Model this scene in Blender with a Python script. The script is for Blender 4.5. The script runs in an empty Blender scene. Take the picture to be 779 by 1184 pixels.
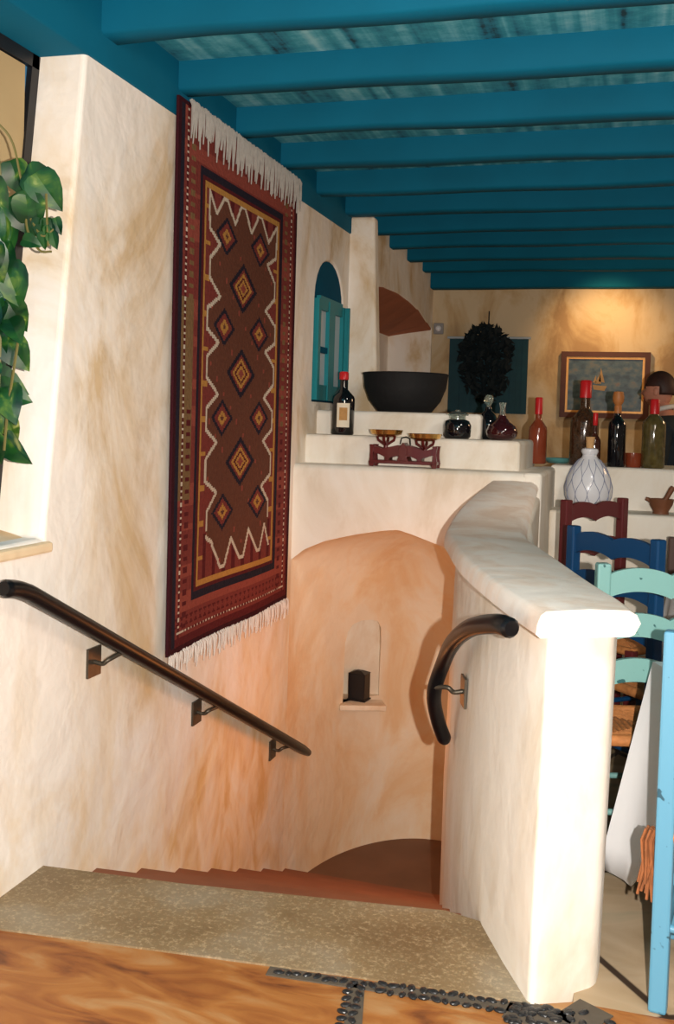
import bpy, bmesh, math, random
from mathutils import Vector, Matrix
R = random.Random(7)
PI = math.pi
S = bpy.context.scene
COL = S.collection

# ------------------------------------------------------------------ camera, world, light, exposure
RX = Vector((0.95968383, 0.27941254, 0.03058723))
UX = Vector((-0.04011168, 0.02843214, 0.9987906))
FX = Vector((-0.27820496, 0.95975009, -0.03849357))
cam = bpy.data.cameras.new('camera'); co = bpy.data.objects.new('camera', cam); COL.objects.link(co)
CP = Vector((0, 0, 1.5))
co.matrix_world = Matrix(((RX.x, UX.x, -FX.x, CP.x), (RX.y, UX.y, -FX.y, CP.y), (RX.z, UX.z, -FX.z, CP.z), (0, 0, 0, 1)))
cam.sensor_fit = 'VERTICAL'; cam.sensor_height = 36.0; cam.lens = 1190.276 / 1184 * 36
cam.shift_y = -(592 - 530.66) / 1184
cam.clip_start = 0.05; cam.clip_end = 100
S.camera = co
S.view_settings.view_transform = 'Standard'; S.view_settings.look = 'None'
S.view_settings.gamma = 1; S.view_settings.use_curve_mapping = False
S.view_settings.exposure = 0.0
w = bpy.data.worlds.new('world'); S.world = w; w.use_nodes = True
bg = w.node_tree.nodes['Background']; bg.inputs[0].default_value = (1.0, .78, .58, 1); bg.inputs[1].default_value = .10

def lamp(name, kind, loc, power, color, size=.1, target=None, spot=None, blend=.5):
    l = bpy.data.lights.new(name, kind); l.energy = power; l.color = color
    if kind == 'AREA': l.shape = 'DISK'; l.size = size
    else: l.shadow_soft_size = size
    if spot: l.spot_size = math.radians(spot); l.spot_blend = blend
    o = bpy.data.objects.new(name, l); COL.objects.link(o); o.location = loc
    if target is not None:
        o.rotation_euler = (Vector(target) - Vector(loc)).to_track_quat('-Z', 'Y').to_euler()
    return o
lamp('camera_flash', 'POINT', CP + RX * .145 + UX * .0, 630, (1, .93, .85), .012)
lamp('stairwell_lamp', 'POINT', (-.95, 4.75, .15), 9, (1, .30, .07), .16)
lamp('picture_spot', 'SPOT', (-.30, 8.55, 2.62), 34, (1, .62, .28), .05, (-.28, 9.22, 2.25), 100, .9)
lamp('dining_fill', 'POINT', (1.6, 7.4, 2.3), 32, (1, .62, .34), .2)  # unseen warm fill added to lift the far room
lamp('entry_fill', 'AREA', (.9, 1.2, 2.6), 28, (1, .84, .70), .7, (-1.2, 4.6, .6))  # added out-of-view area fill that raises the ambient level
lamp('counter_fill', 'SPOT', (.35, 4.3, 2.6), 38, (1, .90, .78), .12, (-1.2, 5.7, 1.1), 75, .8)  # added fill brightening the counter where the flash falls off

# ------------------------------------------------------------------ materials
def newmat(name, rough=.7):
    m = bpy.data.materials.new(name); m.use_nodes = True
    return m, m.node_tree, m.node_tree.nodes['Principled BSDF']
def c4(c): return (c[0], c[1], c[2], 1)
def simple(name, c, rough=.6, metal=0, var=.12, scale=12, bump=0.0, spec=.4, alpha=None, trans=None, coat=0):
    m, t, b = newmat(name)
    n = t.nodes.new('ShaderNodeTexNoise'); n.inputs['Scale'].default_value = scale; n.inputs['Detail'].default_value = 5
    tc = t.nodes.new('ShaderNodeTexCoord'); t.links.new(tc.outputs['Object'], n.inputs['Vector'])
    mx = t.nodes.new('ShaderNodeMix'); mx.data_type = 'RGBA'
    mx.inputs[6].default_value = c4([min(1, x * (1 - var)) for x in c]); mx.inputs[7].default_value = c4([min(1, x * (1 + var)) for x in c])
    t.links.new(n.outputs['Fac'], mx.inputs[0]); t.links.new(mx.outputs[2], b.inputs['Base Color'])
    b.inputs['Roughness'].default_value = rough; b.inputs['Metallic'].default_value = metal
    b.inputs['Specular IOR Level'].default_value = spec; b.inputs['Coat Weight'].default_value = coat
    if trans: b.inputs['Transmission Weight'].default_value = trans
    if bump:
        bp = t.nodes.new('ShaderNodeBump'); bp.inputs['Strength'].default_value = bump; bp.inputs['Distance'].default_value = .02
        t.links.new(n.outputs['Fac'], bp.inputs['Height']); t.links.new(bp.outputs[0], b.inputs['Normal'])
    return m
def ramp(t, src, stops):
    r = t.nodes.new('ShaderNodeValToRGB'); e = r.color_ramp.elements
    while len(e) < len(stops): e.new(.5)
    for i, (p, c) in enumerate(stops):
        e[i].position = p; e[i].color = c4(c)
    t.links.new(src, r.inputs[0]); return r
def mapping(t, scale, rot=(0, 0, 0)):
    tc = t.nodes.new('ShaderNodeTexCoord'); mp = t.nodes.new('ShaderNodeMapping')
    mp.inputs['Scale'].default_value = scale; mp.inputs['Rotation'].default_value = rot
    t.links.new(tc.outputs['Object'], mp.inputs['Vector']); return mp, tc
def math_(t, op, a, b=None):
    n = t.nodes.new('ShaderNodeMath'); n.operation = op
    for i, v in enumerate((a, b)):
        if v is None: continue
        if isinstance(v, (int, float)): n.inputs[i].default_value = v
        else: t.links.new(v, n.inputs[i])
    return n.outputs[0]
def plaster(name, light, mid, dark, ochre=None, zedge=.75, scale=1.6, bump=.5):
    """hand trowelled plaster with an ochre wash, part pigment and part painted-in stairwell glow, stronger low down towards the stair"""
    m, t, b = newmat(name)
    mp, tc = mapping(t, (1, 1, .55))
    n1 = t.nodes.new('ShaderNodeTexNoise'); n1.inputs['Scale'].default_value = scale; n1.inputs['Detail'].default_value = 8; n1.inputs['Roughness'].default_value = .62
    n1.inputs['Distortion'].default_value = .7
    t.links.new(mp.outputs[0], n1.inputs['Vector'])
    r1 = ramp(t, n1.outputs['Fac'], [(.36, dark), (.46, mid), (.56, light), (1, light)])
    out = r1.outputs[0]
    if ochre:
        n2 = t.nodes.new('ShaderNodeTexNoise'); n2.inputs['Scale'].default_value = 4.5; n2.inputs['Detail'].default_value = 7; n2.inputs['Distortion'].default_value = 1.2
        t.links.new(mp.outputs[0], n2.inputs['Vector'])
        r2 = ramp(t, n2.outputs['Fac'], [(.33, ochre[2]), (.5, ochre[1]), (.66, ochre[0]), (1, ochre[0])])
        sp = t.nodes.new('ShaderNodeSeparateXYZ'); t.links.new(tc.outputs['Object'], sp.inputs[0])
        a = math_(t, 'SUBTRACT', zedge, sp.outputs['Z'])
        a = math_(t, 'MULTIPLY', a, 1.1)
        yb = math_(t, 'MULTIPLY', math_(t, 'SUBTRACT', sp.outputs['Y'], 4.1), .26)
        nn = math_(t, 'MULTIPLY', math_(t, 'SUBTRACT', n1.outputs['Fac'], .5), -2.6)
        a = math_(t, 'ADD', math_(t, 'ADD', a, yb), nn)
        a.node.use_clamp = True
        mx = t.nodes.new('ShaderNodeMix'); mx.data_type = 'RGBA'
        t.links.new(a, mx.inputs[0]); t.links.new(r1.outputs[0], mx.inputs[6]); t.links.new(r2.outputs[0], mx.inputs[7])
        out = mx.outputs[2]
    t.links.new(out, b.inputs['Base Color'])
    b.inputs['Roughness'].default_value = .8; b.inputs['Specular IOR Level'].default_value = .2
    n3 = t.nodes.new('ShaderNodeTexNoise'); n3.inputs['Scale'].default_value = 5; n3.inputs['Detail'].default_value = 3.5; n3.inputs['Distortion'].default_value = .2
    t.links.new(tc.outputs['Object'], n3.inputs['Vector'])
    bp = t.nodes.new('ShaderNodeBump'); bp.inputs['Strength'].default_value = bump; bp.inputs['Distance'].default_value = .03
    t.links.new(n3.outputs['Fac'], bp.inputs['Height']); t.links.new(bp.outputs[0], b.inputs['Normal'])
    return m

OCH = [(.82, .72, .57), (.80, .62, .40), (.68, .44, .20)]  # ochre pigment with some of the warm stairwell light painted in
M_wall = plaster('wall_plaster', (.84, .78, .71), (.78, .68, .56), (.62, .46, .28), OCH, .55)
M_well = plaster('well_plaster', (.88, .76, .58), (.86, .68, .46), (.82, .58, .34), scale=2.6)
M_white = plaster('white_plaster', (.83, .78, .70), (.79, .72, .62), (.70, .61, .49), scale=2.2, bump=.35)
M_cream = plaster('niche_plaster', (.84, .76, .62), (.78, .66, .50), (.70, .54, .36), scale=3)
M_cap = plaster('cap_plaster', (.92, .82, .74), (.88, .73, .62), (.80, .62, .50), scale=3.0, bump=.25)
M_far = plaster('far_plaster', (.58, .45, .29), (.50, .35, .19), (.36, .23, .12), scale=2.6)
M_alc = simple('alcove_brick', (.36, .12, .06), .85, var=.2, scale=6)
M_alc2 = plaster('alcove_plaster', (.55, .40, .22), (.50, .32, .14), (.42, .24, .09), scale=3)
M_beam = simple('beam_paint', (.001, .098, .170), .75, var=.22, scale=3, bump=.25, spec=.12)

def panel_mat():
    m, t, b = newmat('ceiling_board')
    mp, tc = mapping(t, (9, .2, 1), (0, 0, .10))
    n = t.nodes.new('ShaderNodeTexNoise'); n.inputs['Scale'].default_value = 1.6; n.inputs['Detail'].default_value = 4; n.inputs['Distortion'].default_value = .3
    t.links.new(mp.outputs[0], n.inputs['Vector'])
    mp2, _ = mapping(t, (6, 9, 6)); n2 = t.nodes.new('ShaderNodeTexNoise'); n2.inputs['Scale'].default_value = 2.2; n2.inputs['Detail'].default_value = 8; n2.inputs['Roughness'].default_value = .75
    t.links.new(mp2.outputs[0], n2.inputs['Vector'])
    s = math_(t, 'ADD', math_(t, 'MULTIPLY', n.outputs['Fac'], .65), math_(t, 'MULTIPLY', n2.outputs['Fac'], .35))
    r = ramp(t, s, [(.36, (.001, .030, .045)), (.41, (.004, .13, .20)), (.50, (.02, .23, .30)), (.57, (.07, .32, .40)), (.68, (.20, .46, .52))])
    t.links.new(r.outputs[0], b.inputs['Base Color']); b.inputs['Roughness'].default_value = .8
    return m
M_panel = panel_mat()

def floor_mat(name, cols, scale, grout=None, rot=0, gw=.03):
    m, t, b = newmat(name)
    mp, tc = mapping(t, (1, 1, 1), (0, 0, rot))
    n = t.nodes.new('ShaderNodeTexNoise'); n.inputs['Scale'].default_value = scale; n.inputs['Detail'].default_value = 8; n.inputs['Distortion'].default_value = 1.2
    mp3, _ = mapping(t, (.7, 1.8, 1), (0, 0, rot)); t.links.new(mp3.outputs[0], n.inputs['Vector'])
    r = ramp(t, n.outputs['Fac'], [(.3, cols[0]), (.42, cols[1]), (.55, cols[2]), (.7, cols[3])])
    out = r.outputs[0]
    if grout:
        v = t.nodes.new('ShaderNodeTexVoronoi'); v.feature = 'DISTANCE_TO_EDGE'; v.inputs['Scale'].default_value = grout; t.links.new(mp.outputs[0], v.inputs['Vector'])
        r2 = ramp(t, v.outputs['Distance'], [(0, (.08, .05, .03)), (gw * .6, (.08, .05, .03)), (gw, (1, 1, 1)), (1, (1, 1, 1))])
        mx = t.nodes.new('ShaderNodeMix'); mx.data_type = 'RGBA'; mx.blend_type = 'MULTIPLY'; mx.inputs[0].default_value = 1
        t.links.new(out, mx.inputs[6]); t.links.new(r2.outputs[0], mx.inputs[7]); out = mx.outputs[2]
    t.links.new(out, b.inputs['Base Color']); b.inputs['Roughness'].default_value = .55
    bp = t.nodes.new('ShaderNodeBump'); bp.inputs['Strength'].default_value = .25; bp.inputs['Distance'].default_value = .02
    t.links.new(n.outputs['Fac'], bp.inputs['Height']); t.links.new(bp.outputs[0], b.inputs['Normal'])
    return m
M_flag = floor_mat('orange_flagstone', [(.09, .026, .008), (.24, .075, .016), (.34, .13, .030), (.40, .22, .09)], 4.8)
M_flag2 = floor_mat('beige_flagstone', [(.22, .15, .08), (.38, .27, .16), (.46, .34, .22), (.28, .27, .18)], 2.0, 1.7, .3, .025)
def speckle():
    m, t, b = newmat('landing_stone')
    mp, tc = mapping(t, (1, 1, 1))
    n = t.nodes.new('ShaderNodeTexNoise'); n.inputs['Scale'].default_value = 2.5; n.inputs['Detail'].default_value = 6; t.links.new(mp.outputs[0], n.inputs['Vector'])
    r = ramp(t, n.outputs['Fac'], [(.35, (.16, .10, .045)), (.5, (.22, .15, .075)), (.68, (.27, .22, .15))])
    n2 = t.nodes.new('ShaderNodeTexNoise'); n2.inputs['Scale'].default_value = 75; n2.inputs['Detail'].default_value = 6; n2.inputs['Roughness'].default_value = .7; t.links.new(mp.outputs[0], n2.inputs['Vector'])
    r2 = ramp(t, n2.outputs['Fac'], [(.50, (0, 0, 0)), (.80, (.30, .24, .15))])
    mx = t.nodes.new('ShaderNodeMix'); mx.data_type = 'RGBA'; mx.blend_type = 'ADD'; mx.inputs[0].default_value = 1
    t.links.new(r.outputs[0], mx.inputs[6]); t.links.new(r2.outputs[0], mx.inputs[7]); t.links.new(mx.outputs[2], b.inputs['Base Color'])
    b.inputs['Roughness'].default_value = .5
    return m
M_land = speckle()
M_step = simple('terracotta_step', (.22, .075, .035), .6, var=.25, scale=5)
M_wellfloor = simple('well_floor_tile', (.16, .075, .04), .6, var=.3, scale=4)
M_pebble = simple('black_pebble', (.015, .015, .016), .35, var=.5, scale=30)
M_grout = simple('pebble_grout', (.09, .07, .05), .8, var=.3, scale=40)
M_iron = simple('wrought_iron', (.004, .004, .005), .34, 0, var=.3, scale=25, spec=.28)
M_plate = simple('bracket_steel', (.10, .085, .065), .45, .7, var=.4, scale=18)
M_black = simple('black_paint', (.008, .008, .010), .4, var=.2)
M_teal = simple('teal_paint', (.0, .18, .21), .5, var=.15, scale=8)
M_tealdark = simple('dark_teal_paint', (.0, .065, .12), .85, spec=.1, var=.2, scale=8)
M_pane = simple('pale_pane', (.40, .46, .50), .3, var=.1)
M_blueglass = simple('dusk_glass', (.05, .22, .42), .12, var=.2, scale=2, spec=.8)  # blue of the reflected dusk sky is put into the pane colour
M_blind = simple('tan_blind', (.42, .30, .15), .85, var=.15, scale=4)
M_bowl = simple('black_clay', (.005, .005, .006), .75, var=.3, scale=9, bump=.3)
M_wine = simple('dark_bottle_glass', (.004, .004, .006), .06, var=.2, spec=.7, coat=.4)
M_red = simple('red_wax', (.50, .012, .015), .35, var=.15)
M_label = simple('cream_label', (.70, .62, .48), .7, var=.08)
M_labelpic = simple('label_picture', (.42, .22, .07), .7, var=.3, scale=60)
M_brass = simple('brass', (.62, .38, .12), .2, .95, var=.2)
M_castred = simple('red_cast_iron', (.10, .010, .010), .35, .1, var=.3, coat=.3)
M_clear = simple('clear_glass', (.50, .58, .52), .04, var=.05, trans=.85, spec=.6)
M_cork = simple('cork', (.52, .30, .13), .8, var=.3, scale=40)
M_rush = simple('rush_seat', (.45, .17, .05), .7, var=.45, scale=35, bump=.4)
M_cloth = simple('white_tablecloth', (.80, .80, .82), .85, var=.03, scale=3)
M_skin = simple('skin', (.48, .20, .13), .55, var=.1)
M_hair = simple('brown_hair', (.035, .012, .008), .6, var=.5, scale=30)
M_jacket = simple('black_jacket', (.006, .012, .018), .85, var=.3)
M_shirt = simple('white_collar', (.6, .55, .5), .8, var=.05)
M_ceramic = simple('white_ceramic', (.70, .70, .74), .25, var=.05, scale=4, coat=.3)
M_line = simple('blue_grey_wire', (.16, .18, .28), .5)
M_mortar = simple('brown_wood', (.17, .06, .025), .6, var=.4, scale=14)
M_frame = simple('picture_frame_wood', (.07, .018, .008), .6, var=.35, scale=15)
M_gold = simple('gilt', (.50, .24, .06), .4, .3, var=.3, scale=20)
def canvas_mat():
    m, t, b = newmat('painted_canvas')
    mp, tc = mapping(t, (9, 9, 13))
    n = t.nodes.new('ShaderNodeTexNoise'); n.inputs['Scale'].default_value = 1.5; n.inputs['Detail'].default_value = 7; t.links.new(mp.outputs[0], n.inputs['Vector'])
    r = ramp(t, n.outputs['Fac'], [(.35, (.008, .02, .03)), (.5, (.025, .055, .075)), (.62, (.07, .085, .08)), (.72, (.11, .07, .05))])
    t.links.new(r.outputs[0], b.inputs['Base Color']); b.inputs['Roughness'].default_value = .45
    return m
M_canvas = canvas_mat()
M_leafd = simple('dark_leaf', (.002, .008, .011), .8, var=.5, scale=8)
M_board = simple('woven_teal', (.001, .040, .055), .7, var=.3, scale=10)
def leaf_mat():
    m, t, b = newmat('pothos_leaf')
    mp, tc = mapping(t, (9, 9, 9)); n = t.nodes.new('ShaderNodeTexNoise'); n.inputs['Scale'].default_value = 1.3; n.inputs['Detail'].default_value = 4; n.inputs['Distortion'].default_value = 1
    t.links.new(mp.outputs[0], n.inputs['Vector'])
    r = ramp(t, n.outputs['Fac'], [(.38, (.002, .022, .006)), (.56, (.010, .060, .010)), (.64, (.06, .12, .015)), (.72, (.32, .34, .10))])
    t.links.new(r.outputs[0], b.inputs['Base Color']); b.inputs['Roughness'].default_value = .3
    return m
M_leaf = leaf_mat()
M_stem = simple('plant_stem', (.13, .11, .03), .6)
M_terra = simple('terracotta_pot', (.40, .14, .06), .8)

def chairpaint(name, c, spot, amt=.68):
    m, t, b = newmat(name)
    mp, tc = mapping(t, (1, 1, 1)); n = t.nodes.new('ShaderNodeTexNoise'); n.inputs['Scale'].default_value = 28; n.inputs['Detail'].default_value = 2; t.links.new(mp.outputs[0], n.inputs['Vector'])
    r = ramp(t, n.outputs['Fac'], [(.0, c), (amt, c), (amt + .03, spot), (1, spot)])
    t.links.new(r.outputs[0], b.inputs['Base Color']); b.inputs['Roughness'].default_value = .4
    return m
M_cred = chairpaint('dark_red_chair_paint', (.10, .012, .014), (.05, .008, .01), .75)
M_cblue = chairpaint('navy_blue_chair_paint', (.003, .045, .13), (.01, .03, .06), .75)
M_cteal = chairpaint('pale_teal_chair_paint', (.17, .35, .33), (.02, .09, .09), .67)
M_csky = chairpaint('sky_blue_chair_paint', (.09, .27, .40), (.02, .08, .12), .67)
M_cbrown = chairpaint('brown_chair_paint', (.07, .03, .02), (.03, .01, .01), .75)

# ------------------------------------------------------------------ mesh helpers
def obj(name, bm, mat, parent=None, smooth=False, kind=None, label=None, recalc=True):
    if recalc: bmesh.ops.recalc_face_normals(bm, faces=bm.faces)
    me = bpy.data.meshes.new(name); bm.to_mesh(me); bm.free()
    for m in (mat if isinstance(mat, (list, tuple)) else [mat]): me.materials.append(m)
    if smooth:
        me.polygons.foreach_set('use_smooth', [True] * len(me.polygons))
        try: me.set_sharp_from_angle(angle=math.radians(48))
        except Exception: pass
    o = bpy.data.objects.new(name, me); COL.objects.link(o)
    if parent: o.parent = parent
    if kind: o['kind'] = kind
    if label: o['label'] = label
    return o
def thing(name, label, cat, loc=(0, 0, 0), rz=0, group=None):
    o = bpy.data.objects.new(name, None); COL.objects.link(o); o.location = loc; o.rotation_euler = (0, 0, rz); o.empty_display_size = .1
    o['label'] = label; o['category'] = cat
    if group: o['group'] = group
    return o
def tag(o, label, cat, group=None):
    o['label'] = label; o['category'] = cat
    if group: o['group'] = group
    return o
def struct(name, bm, mat, label=None, smooth=False, parent=None):
    return obj(name, bm, mat, parent, smooth, None if parent else 'structure', label)
def box(bm, x0, x1, y0, y1, z0, z1, mi=0):
    vs = [bm.verts.new(p) for p in ((x0, y0, z0), (x1, y0, z0), (x1, y1, z0), (x0, y1, z0), (x0, y0, z1), (x1, y0, z1), (x1, y1, z1), (x0, y1, z1))]
    for f in ((0, 3, 2, 1), (4, 5, 6, 7), (0, 1, 5, 4), (1, 2, 6, 5), (2, 3, 7, 6), (3, 0, 4, 7)):
        bm.faces.new([vs[i] for i in f]).material_index = mi
    return vs
def bev(bm, off, seg=3):
    bmesh.ops.bevel(bm, geom=list(bm.edges), offset=off, segments=seg, profile=.5, affect='EDGES')
def prism(bm, bot, top, mi=0):
    a = [bm.verts.new(p) for p in bot]; b = [bm.verts.new(p) for p in top]; n = len(a)
    bm.faces.new(a[::-1]).material_index = mi; bm.faces.new(b).material_index = mi
    for i in range(n): bm.faces.new((a[i], a[(i + 1) % n], b[(i + 1) % n], b[i])).material_index = mi
def tube(bm, pts, rad, seg=10, cap=True, closed=False):
    pts = [Vector(p) for p in pts]; rings = []; n = len(pts)
    if not isinstance(rad, (list, tuple)): rad = [rad] * n
    ref = None
    for i, p in enumerate(pts):
        d = (pts[min(i + 1, n - 1)] - pts[max(i - 1, 0)]) if not closed else (pts[(i + 1) % n] - pts[i - 1])
        d.normalize()
        if ref is None: ref = d.orthogonal().normalized()
        ref = (ref - d * ref.dot(d)).normalized(); v = d.cross(ref)
        rings.append([bm.verts.new(p + (ref * math.cos(2 * PI * k / seg) + v * math.sin(2 * PI * k / seg)) * rad[i]) for k in range(seg)])
    rr = range(n) if closed else range(n - 1)
    for i in rr:
        a, b = rings[i], rings[(i + 1) % n]
        for k in range(seg): bm.faces.new((a[k], a[(k + 1) % seg], b[(k + 1) % seg], b[k]))
    if cap and not closed: bm.faces.new(rings[0][::-1]); bm.faces.new(rings[-1])
def lathe(bm, prof, seg=28, c=(0, 0, 0), mi=0):
    rings = []
    for r, z in prof:
        if r < 1e-5: rings.append([bm.verts.new((c[0], c[1], c[2] + z))])
        else: rings.append([bm.verts.new((c[0] + r * math.cos(2 * PI * k / seg), c[1] + r * math.sin(2 * PI * k / seg), c[2] + z)) for k in range(seg)])
    for a, b in zip(rings, rings[1:]):
        for k in range(seg):
            q = [a[k % len(a)], a[(k + 1) % len(a)], b[(k + 1) % len(b)], b[k % len(b)]]
            q = list(dict.fromkeys(q))
            if len(q) > 2: bm.faces.new(q).material_index = mi
    for g in (rings[0], rings[-1]):
        if len(g) > 1: bm.faces.new(g)
def smoothpath(pts, n=6):
    pts = [Vector(p) for p in pts]; out = []
    P = [pts[0] * 2 - pts[1]] + pts + [pts[-1] * 2 - pts[-2]]
    for i in range(1, len(P) - 2):
        for k in range(n):
            t = k / n; a, b, c, d = P[i - 1:i + 3]
            out.append(.5 * ((2 * b) + (c - a) * t + (2 * a - 5 * b + 4 * c - d) * t * t + (3 * b - a - 3 * c + d) * t ** 3))
    out.append(pts[-1]); return out
def B(): return bmesh.new()
def interp(tab, x):
    if x <= tab[0][0]: return tab[0][1]
    for (a, va), (b, vb) in zip(tab, tab[1:]):
        if x <= b: return va + (vb - va) * (x - a) / (b - a)
    return tab[-1][1]
def boolean(o, cutters):
    for c in cutters:
        md = o.modifiers.new('cut', 'BOOLEAN'); md.object = c; md.operation = 'DIFFERENCE'; md.solver = 'EXACT'
    dg = bpy.context.evaluated_depsgraph_get(); dg.update()
    me = bpy.data.meshes.new_from_object(o.evaluated_get(dg)); o.modifiers.clear(); o.data = me
    for c in cutters: bpy.data.objects.remove(c, do_unlink=True)

W = -1.813          # face of the left wall
# ------------------------------------------------------------------ left wall with its three openings
bm = B(); box(bm, W - .75, W, .2, 9.4, -1.6, 2.93)
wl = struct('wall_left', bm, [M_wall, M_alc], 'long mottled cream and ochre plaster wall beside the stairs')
cut = []
bm = B()            # big front window opening with a slanting jamb
yz = [(.5, 1.075), (2.90, 1.09), (3.105, 2.72), (.5, 2.72)]
prism(bm, [(W + .1, y, z) for y, z in yz], [(W - .30, y - .005, z) for y, z in yz]); cut.append(obj('c', bm, M_wall))
bm = B()            # narrow arched teal window
def archpts(y0, y1, z0, zs, zt, n=12):
    c = (y0 + y1) / 2; h = (y1 - y0) / 2
    return [(y0, z0), (y1, z0)] + [(c + h * math.cos(PI * k / n), zs + (zt - zs) * math.sin(PI * k / n)) for k in range(n + 1)]
ap = archpts(5.70, 6.29, 1.60, 2.20, 2.45)
prism(bm, [(W + .1, y, z) for y, z in ap], [(W - .035, y, z) for y, z in ap]); cut.append(obj('c', bm, M_wall))
bm = B()            # wide arched alcove near the far corner
aa = [(7.08, 1.2), (9.19, 1.2), (9.19, 2.34), (9.0, 2.38), (8.6, 2.465), (8.2, 2.50), (7.85, 2.515), (7.4, 2.50), (7.16, 2.475), (7.08, 2.43)]
prism(bm, [(W + .1, y, z + (.02 if z > 2 else 0)) for y, z in aa], [(W - .40, y, min(z, 2.275)) for y, z in aa])
bmesh.ops.recalc_face_normals(bm, faces=bm.faces); bm.normal_update()
for f in bm.faces:
    if f.normal.z > .35: f.material_index = 1
cut.append(obj('c', bm, [M_wall, M_alc]))
boolean(wl, cut)
md = wl.modifiers.new('soft', 'BEVEL'); md.width = .028; md.segments = 4; md.limit_method = 'ANGLE'; md.angle_limit = math.radians(40)
# pilaster between arched window and alcove
bm = B(); prism(bm, [(W - .02, 6.40, 1.53), (-1.60, 6.40, 1.53), (-1.60, 6.52, 1.53), (W - .02, 6.52, 1.53)], [(W - .02, 6.40, 2.80), (-1.655, 6.40, 2.80), (-1.655, 6.50, 2.80), (W - .02, 6.50, 2.80)]); bev(bm, .02)
struct('wall_pilaster', bm, M_wall, 'slim plaster pilaster rising from the stepped counter')
# arched window joinery
bm = B()
ip = archpts(5.703, 6.287, 1.602, 2.20, 2.447)
prism(bm, [(W - .034, y, z) for y, z in ip], [(W - .010, y, z) for y, z in ip])
wn = struct('window_1', bm, M_tealdark, 'narrow arched window with teal shutters')
bm = B()
for y0, y1 in ((5.715, 5.76), (5.93, 6.05), (6.23, 6.275)): box(bm, W - .010, W + .022, y0, y1, 1.61, 2.20)
for z0, z1 in ((1.61, 1.70), (2.14, 2.22)): box(bm, W - .010, W + .016, 5.76, 6.23, z0, z1)
struct('window_frame', bm, M_teal, parent=wn)
bm = B(); box(bm, W - .010, W - .002, 5.76, 5.93, 1.70, 2.14)
box(bm, W - .010, W - .002, 6.05, 6.23, 1.70, 2.14)
struct('window_pane', bm, M_pane, parent=wn)
bm = B(); box(bm, W - .002, W + .014, 5.76, 5.93, 1.89, 1.925)
struct('glazing_bar', bm, M_tealdark, parent=wn)
bm = B()            # shutter leaf standing open at the far jamb
box(bm, W - .005, W + .050, 6.262, 6.284, 1.62, 2.20); box(bm, W + .008, W + .040, 6.257, 6.263, 1.68, 1.88); box(bm, W + .008, W + .040, 6.257, 6.263, 1.94, 2.16)
struct('shutter', bm, M_teal, parent=wn)
# front window: frame, blind, glass, sill
bm = B()
prism(bm, [(W - .20, 2.855, 1.09), (W - .17, 2.855, 1.09), (W - .17, 2.90, 1.09), (W - .20, 2.90, 1.09)], [(W - .20, 3.055, 2.69), (W - .17, 3.055, 2.69), (W - .17, 3.10, 2.69), (W - .20, 3.10, 2.69)])
box(bm, W - .20, W - .17, .6, 3.09, 2.645, 2.69)
box(bm, W - .20, W - .17, .6, 2.88, 1.09, 1.12)
wf = struct('window_2', bm, M_black, 'tall window with black frame and tan blind behind the trailing plant')
bm = B(); prism(bm, [(W - .20, .6, 1.1), (W - .19, .6, 1.1), (W - .19, 2.88, 1.1), (W - .20, 2.88, 1.1)], [(W - .20, .6, 2.66), (W - .19, .6, 2.66), (W - .19, 3.08, 2.66), (W - .20, 3.08, 2.66)])
struct('window_pane', bm, M_blueglass, parent=wf)
bm = B(); box(bm, W - .186, W - .178, .62, 3.02, 2.14, 2.64)
struct('window_blind', bm, M_blind, parent=wf)
bm = B(); prism(bm, [(W - .2, .5, 1.07), (W + .015, .5, 1.04), (W + .015, 2.94, 1.04), (W - .2, 2.94, 1.07)], [(W - .2, .5, 1.115), (W + .015, .5, 1.075), (W + .015, 2.94, 1.075), (W - .2, 2.94, 1.115)]); bev(bm, .01, 2)
struct('trim_1', bm, plaster('sill_plaster', (.74, .56, .36), (.66, .44, .24), (.60, .36, .18)), 'ochre plaster window sill')

# ------------------------------------------------------------------ far wall
bm = B(); box(bm, W, 3.4, 9.22, 9.4, -.02, 2.93)
struct('wall_far', bm, M_far, 'warm ochre plaster wall at the back of the dining room')

# ------------------------------------------------------------------ ceiling, header beams, cross beams
bm = B(); box(bm, W - .75, 3.4, .2, 9.4, 2.903, 2.96)
struct('ceiling', bm, M_panel, 'roughly washed teal boards above the beams')
def beam(name, x0, x1, y0, y1, z0, z1, label, seed, wob=.008, lengthwise='x', n=40):
    rr = random.Random(seed); bm = B(); rings = []
    ph = [rr.uniform(0, 6) for _ in range(6)]
    for i in range(n + 1):
        t = i / n
        w1 = math.sin(t * 9 + ph[0]) * .6 + math.sin(t * 23 + ph[1]) * .4; w2 = math.sin(t * 8 + ph[2]) * .6 + math.sin(t * 19 + ph[3]) * .4
        w3 = math.sin(t * 7 + ph[4]) * .7 + math.sin(t * 29 + ph[5]) * .3
        if lengthwise == 'x':
            x = x0 + (x1 - x0) * t; a, b = y0 + wob * .4 * w1, y1 + wob * 2.2 * w2; zb = z0 + wob * w3; c = .012
            sec = [(x, a, z1), (x, a, zb + c), (x, a + c, zb), (x, b - c, zb), (x, b, zb + c), (x, b, z1)]
        else:
            y = y0 + (y1 - y0) * t; a, b = x0, x1 + wob * .3 * w2; zb = z0 + wob * .5 * w3; c = .008
            sec = [(a, y, z1), (a, y, zb), (b - c, y, zb), (b, y, zb + c), (b, y, z1)]
        rings.append([bm.verts.new(p) for p in sec])
    for a, b in zip(rings, rings[1:]):
        m = len(a)
        for k in range(m): bm.faces.new((a[k], a[(k + 1) % m], b[(k + 1) % m], b[k]))
    bm.faces.new(rings[0]); bm.faces.new(rings[-1])
    o = obj(name, bm, M_beam, None, True, 'structure', label); return o
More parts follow.
